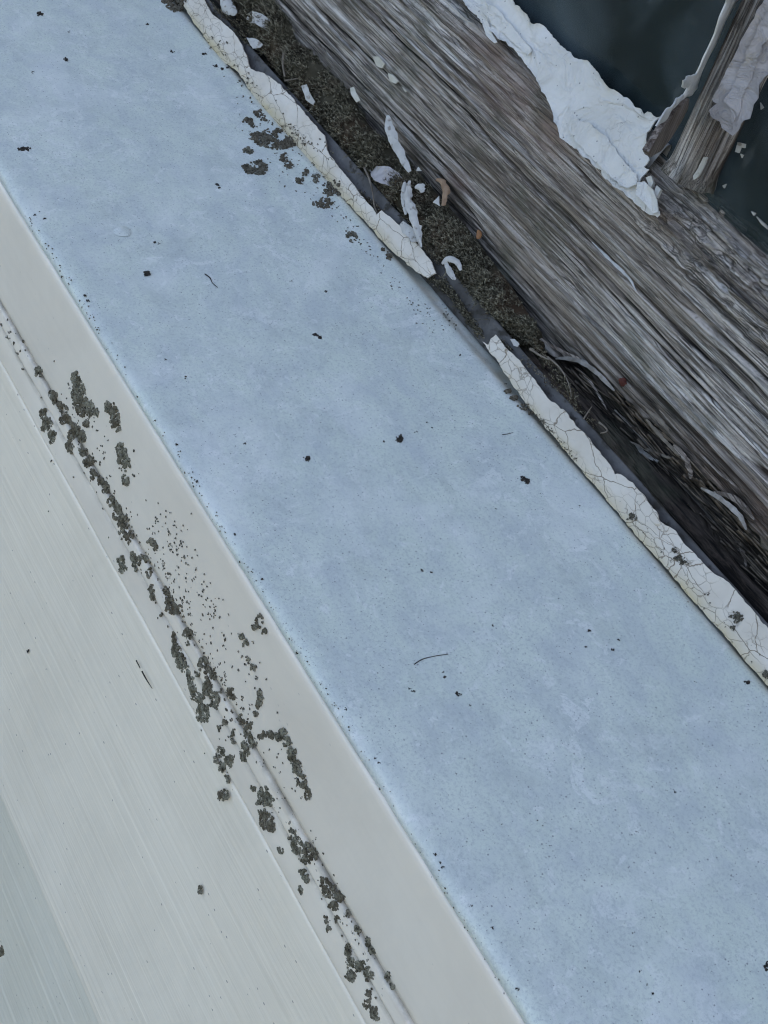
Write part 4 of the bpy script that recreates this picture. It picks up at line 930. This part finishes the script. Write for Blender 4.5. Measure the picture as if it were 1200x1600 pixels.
for ell, lab in [
    ([(268, -2, 20, 12), (275, 10, 15, 10)], 'lichen mat at the top edge beside the start of the upper filler'),
    ([(402, 215, 16, 9), (418, 222, 18, 11), (440, 228, 18, 8), (428, 208, 16, 7), (455, 222, 12, 7)], 'largest dark lichen mat against the upper filler'),
    ([(388, 236, 8, 5)], 'little lichen lobe hanging below the largest mat'),
    ([(388, 190, 9, 6), (396, 196, 6, 4)], 'dark lichen spot up and left of the largest mat'),
    ([(405, 178, 8, 5), (412, 188, 5, 4)], 'lichen spot touching the filler above the largest mat'),
    ([(392, 262, 15, 10), (407, 262, 12, 10)], 'oval crusty lichen directly below the largest mat'),
    ([(443, 248, 6, 8), (450, 260, 8, 6)], 'branching lichen right of the oval crust'),
    ([(470, 283, 9, 5), (477, 271, 7, 6)], 'lichen pair further down the filler edge'),
    ([(493, 283, 5, 4), (493, 276, 6, 4)], 'small lichen flower beside the lichen pair'),
    ([(511, 290, 8, 6), (519, 300, 13, 7), (527, 288, 8, 5)], 'cluster of three rosettes against the filler'),
    ([(505, 317, 13, 8)], 'flat oval rosette below the cluster of three'),
    ([(551, 369, 10, 8)], 'single round rosette standing alone on the open sill'),
    ([(597, 391, 4, 3), (608, 396, 5, 4), (608, 402, 5, 4)], 'curled little lichen below the lone rosette'),
    ([(794, 612, 8, 3), (803, 622, 7, 4), (818, 636, 9, 5), (828, 645, 6, 3)], 'dark diagonal lichen streak beside the lower filler'),
    ([(989, 808, 7, 6)], 'round grey lichen wart on the lower filler'),
    ([(1057, 860, 6, 4), (1062, 873, 10, 5), (1070, 880, 8, 3)], 'scattered lichen on the lower filler near the right'),
    ([(1152, 965, 10, 8), (1146, 980, 4, 4)], 'solid grey lichen spot on the lower filler near the right edge'),
    ([(1197, 1055, 6, 6)], 'yellow brown lichen at the right edge where filler meets sill'),
    ([(625, 686, 6, 6)], 'dark ring shaped crumb in the middle of the sill'),
    ([(649, 675, 4, 2)], 'tiny dark crumb right of the ring shaped one'),
    ([(492, 524, 5, 3), (499, 528, 5, 3)], 'black wedge shaped crumb upper middle of the sill'),
    ([(480, 716, 5, 4)], 'black oval crumb left of the sill middle'),
    ([(817, 749, 5, 4), (824, 752, 4, 4)], 'dark crumb on the sill left of the lower filler'),
    ([(230, 428, 6, 4)], 'black crumb on the left part of the sill'),
    ([(38, 234, 10, 4)], 'brown stained crumb near the left edge of the sill'),
    ([(62, 22, 5, 3)], 'dark crumb near the top left corner'),
    ([(102, 93, 4, 3)], 'dark dot crumb below the top left corner'),
    ([(1169, 1066, 6, 3)], 'dark crumb at the far right below the filler'),
    ([(1198, 1510, 4, 7)], 'reddish brown crumb at the lower right edge'),
    ]:
    crumb = 'crumb' in lab
    lichen(ell, lab, 'dark crumbs on the sill' if crumb else GS, MCRUMB if crumb else MLICH2, dens=3.6, rpx=1.3 if crumb else 1.8, flat=1.0)

# ------------------------------------------------------------------ countless specks
rnd = random.Random(77)
sp = []
for (x, y, r) in [(230, 38, 3), (270, 80, 4), (108, 50, 3), (320, 85, 5), (337, 103, 4), (347, 108, 3), (356, 105, 3), (45, 103, 3), (52, 113, 3), (340, 288, 4), (343, 294, 3), (242, 378, 3), (248, 381, 3), (55, 322, 3), (62, 332, 3), (70, 342, 3), (55, 335, 3), (133, 462, 3), (137, 470, 3), (258, 562, 3), (290, 590, 3),
                  (382, 693, 2.5), (395, 707, 2), (660, 892, 3), (656, 889, 2.5), (674, 894, 2.5), (770, 977, 2.2), (920, 985, 3.5), (958, 1015, 3.5), (966, 1000, 2.5), (915, 1011, 2.5), (874, 935, 2.2), (640, 1075, 4), (646, 1080, 4), (713, 1083, 4), (718, 1086, 5), (695, 1058, 3.5), (693, 1050, 2), (735, 1102, 2), (785, 1288, 3), (886, 1253, 2.6),
                  (800, 1257, 2), (712, 1209, 2), (736, 1188, 2), (857, 1320, 5), (864, 1330, 5), (868, 1340, 4), (848, 1290, 2), (840, 1282, 2), (993, 1298, 3), (997, 1301, 3), (990, 1457, 3), (1000, 1517, 3.5), (997, 1547, 4), (1012, 1538, 2.5), (1017, 1545, 2.5), (1020, 1553, 3), (1017, 1558, 3), (1055, 1238, 2.5), (1140, 1332, 2), (1087, 1065, 2.5),
                  (587, 1185, 3), (592, 1192, 3), (680, 1335, 3), (688, 1348, 3), (692, 1355, 3), (735, 1415, 4), (770, 1450, 3), (808, 1545, 4), (672, 1344, 3), (280, 705, 3), (276, 694, 3), (308, 752, 3), (366, 835, 2.5), (410, 905, 2.5), (465, 1020, 3), (540, 1108, 3), (44, 1018, 3), (80, 720, 2), (455, 440, 2.5), (510, 456, 3), (512, 528, 2),
                  (718, 555, 2), (722, 580, 2), (790, 600, 2), (600, 690, 2), (668, 660, 2), (675, 668, 2), (843, 772, 2), (775, 795, 2), (905, 790, 2), (497, 150, 2)]:
    sp.append((x, y, r*.85, r*.6))
V, F = lobes([(x, y, max(a, .8), max(b, .8)) for x, y, a, b in sp], 2.2, 1.0, rnd, .5)
tag(mesh('dirt_specks', V, F, MCRUMB, smooth=False), 'fine black dirt specks scattered over the pale sill', 'dirt', None, 'stuff')
sp = []
def strip(p0, p1, n, w, r):
    for _ in range(n):
        t = rnd.random(); sp.append((p0[0]+(p1[0]-p0[0])*t+rnd.gauss(0, w), p0[1]+(p1[1]-p0[1])*t+rnd.gauss(0, w), rnd.uniform(.5, 1)*r, rnd.uniform(.5, 1.3)*r))
strip((245, 800), (330, 960), 150, 13, 1.3); strip((330, 960), (400, 1060), 36, 14, 2); strip((85, 620), (200, 750), 60, 16, 2); strip((5, 500), (60, 600), 14, 8, 2.5)
strip((130, 700), (260, 900), 60, 8, 1.8); strip((260, 900), (400, 1160), 140, 10, 2); strip((400, 1180), (600, 1560), 120, 12, 1.8); strip((350, 1100), (470, 1240), 50, 16, 1.6)
strip((330, 60), (500, 280), 90, 9, 1.8); strip((500, 300), (690, 520), 110, 8, 1.3); strip((380, 170), (520, 320), 80, 18, 1.6); strip((840, 650), (900, 720), 90, 3, .9); strip((690, 480), (720, 520), 14, 3, 1.8)
strip((40, 330), (200, 590), 60, 3, 1.2); strip((200, 590), (540, 1130), 90, 2.5, 1.1); strip((540, 1130), (820, 1600), 40, 3, 1.1); strip((450, 190), (520, 250), 40, 6, 1.6)
strip((100, 640), (440, 1250), 90, 30, 1.0); strip((1000, 830), (1190, 1040), 30, 10, 1.3)
V, F = lobes([(x, y, max(a, .7), max(b, .7)) for x, y, a, b in sp], 1.6, 1.0, rnd, .55)
tag(mesh('lichen_specks', V, F, MLICH2, smooth=False), 'tiny grey lichen specks sprinkled between the larger patches', 'lichen', None, 'stuff')
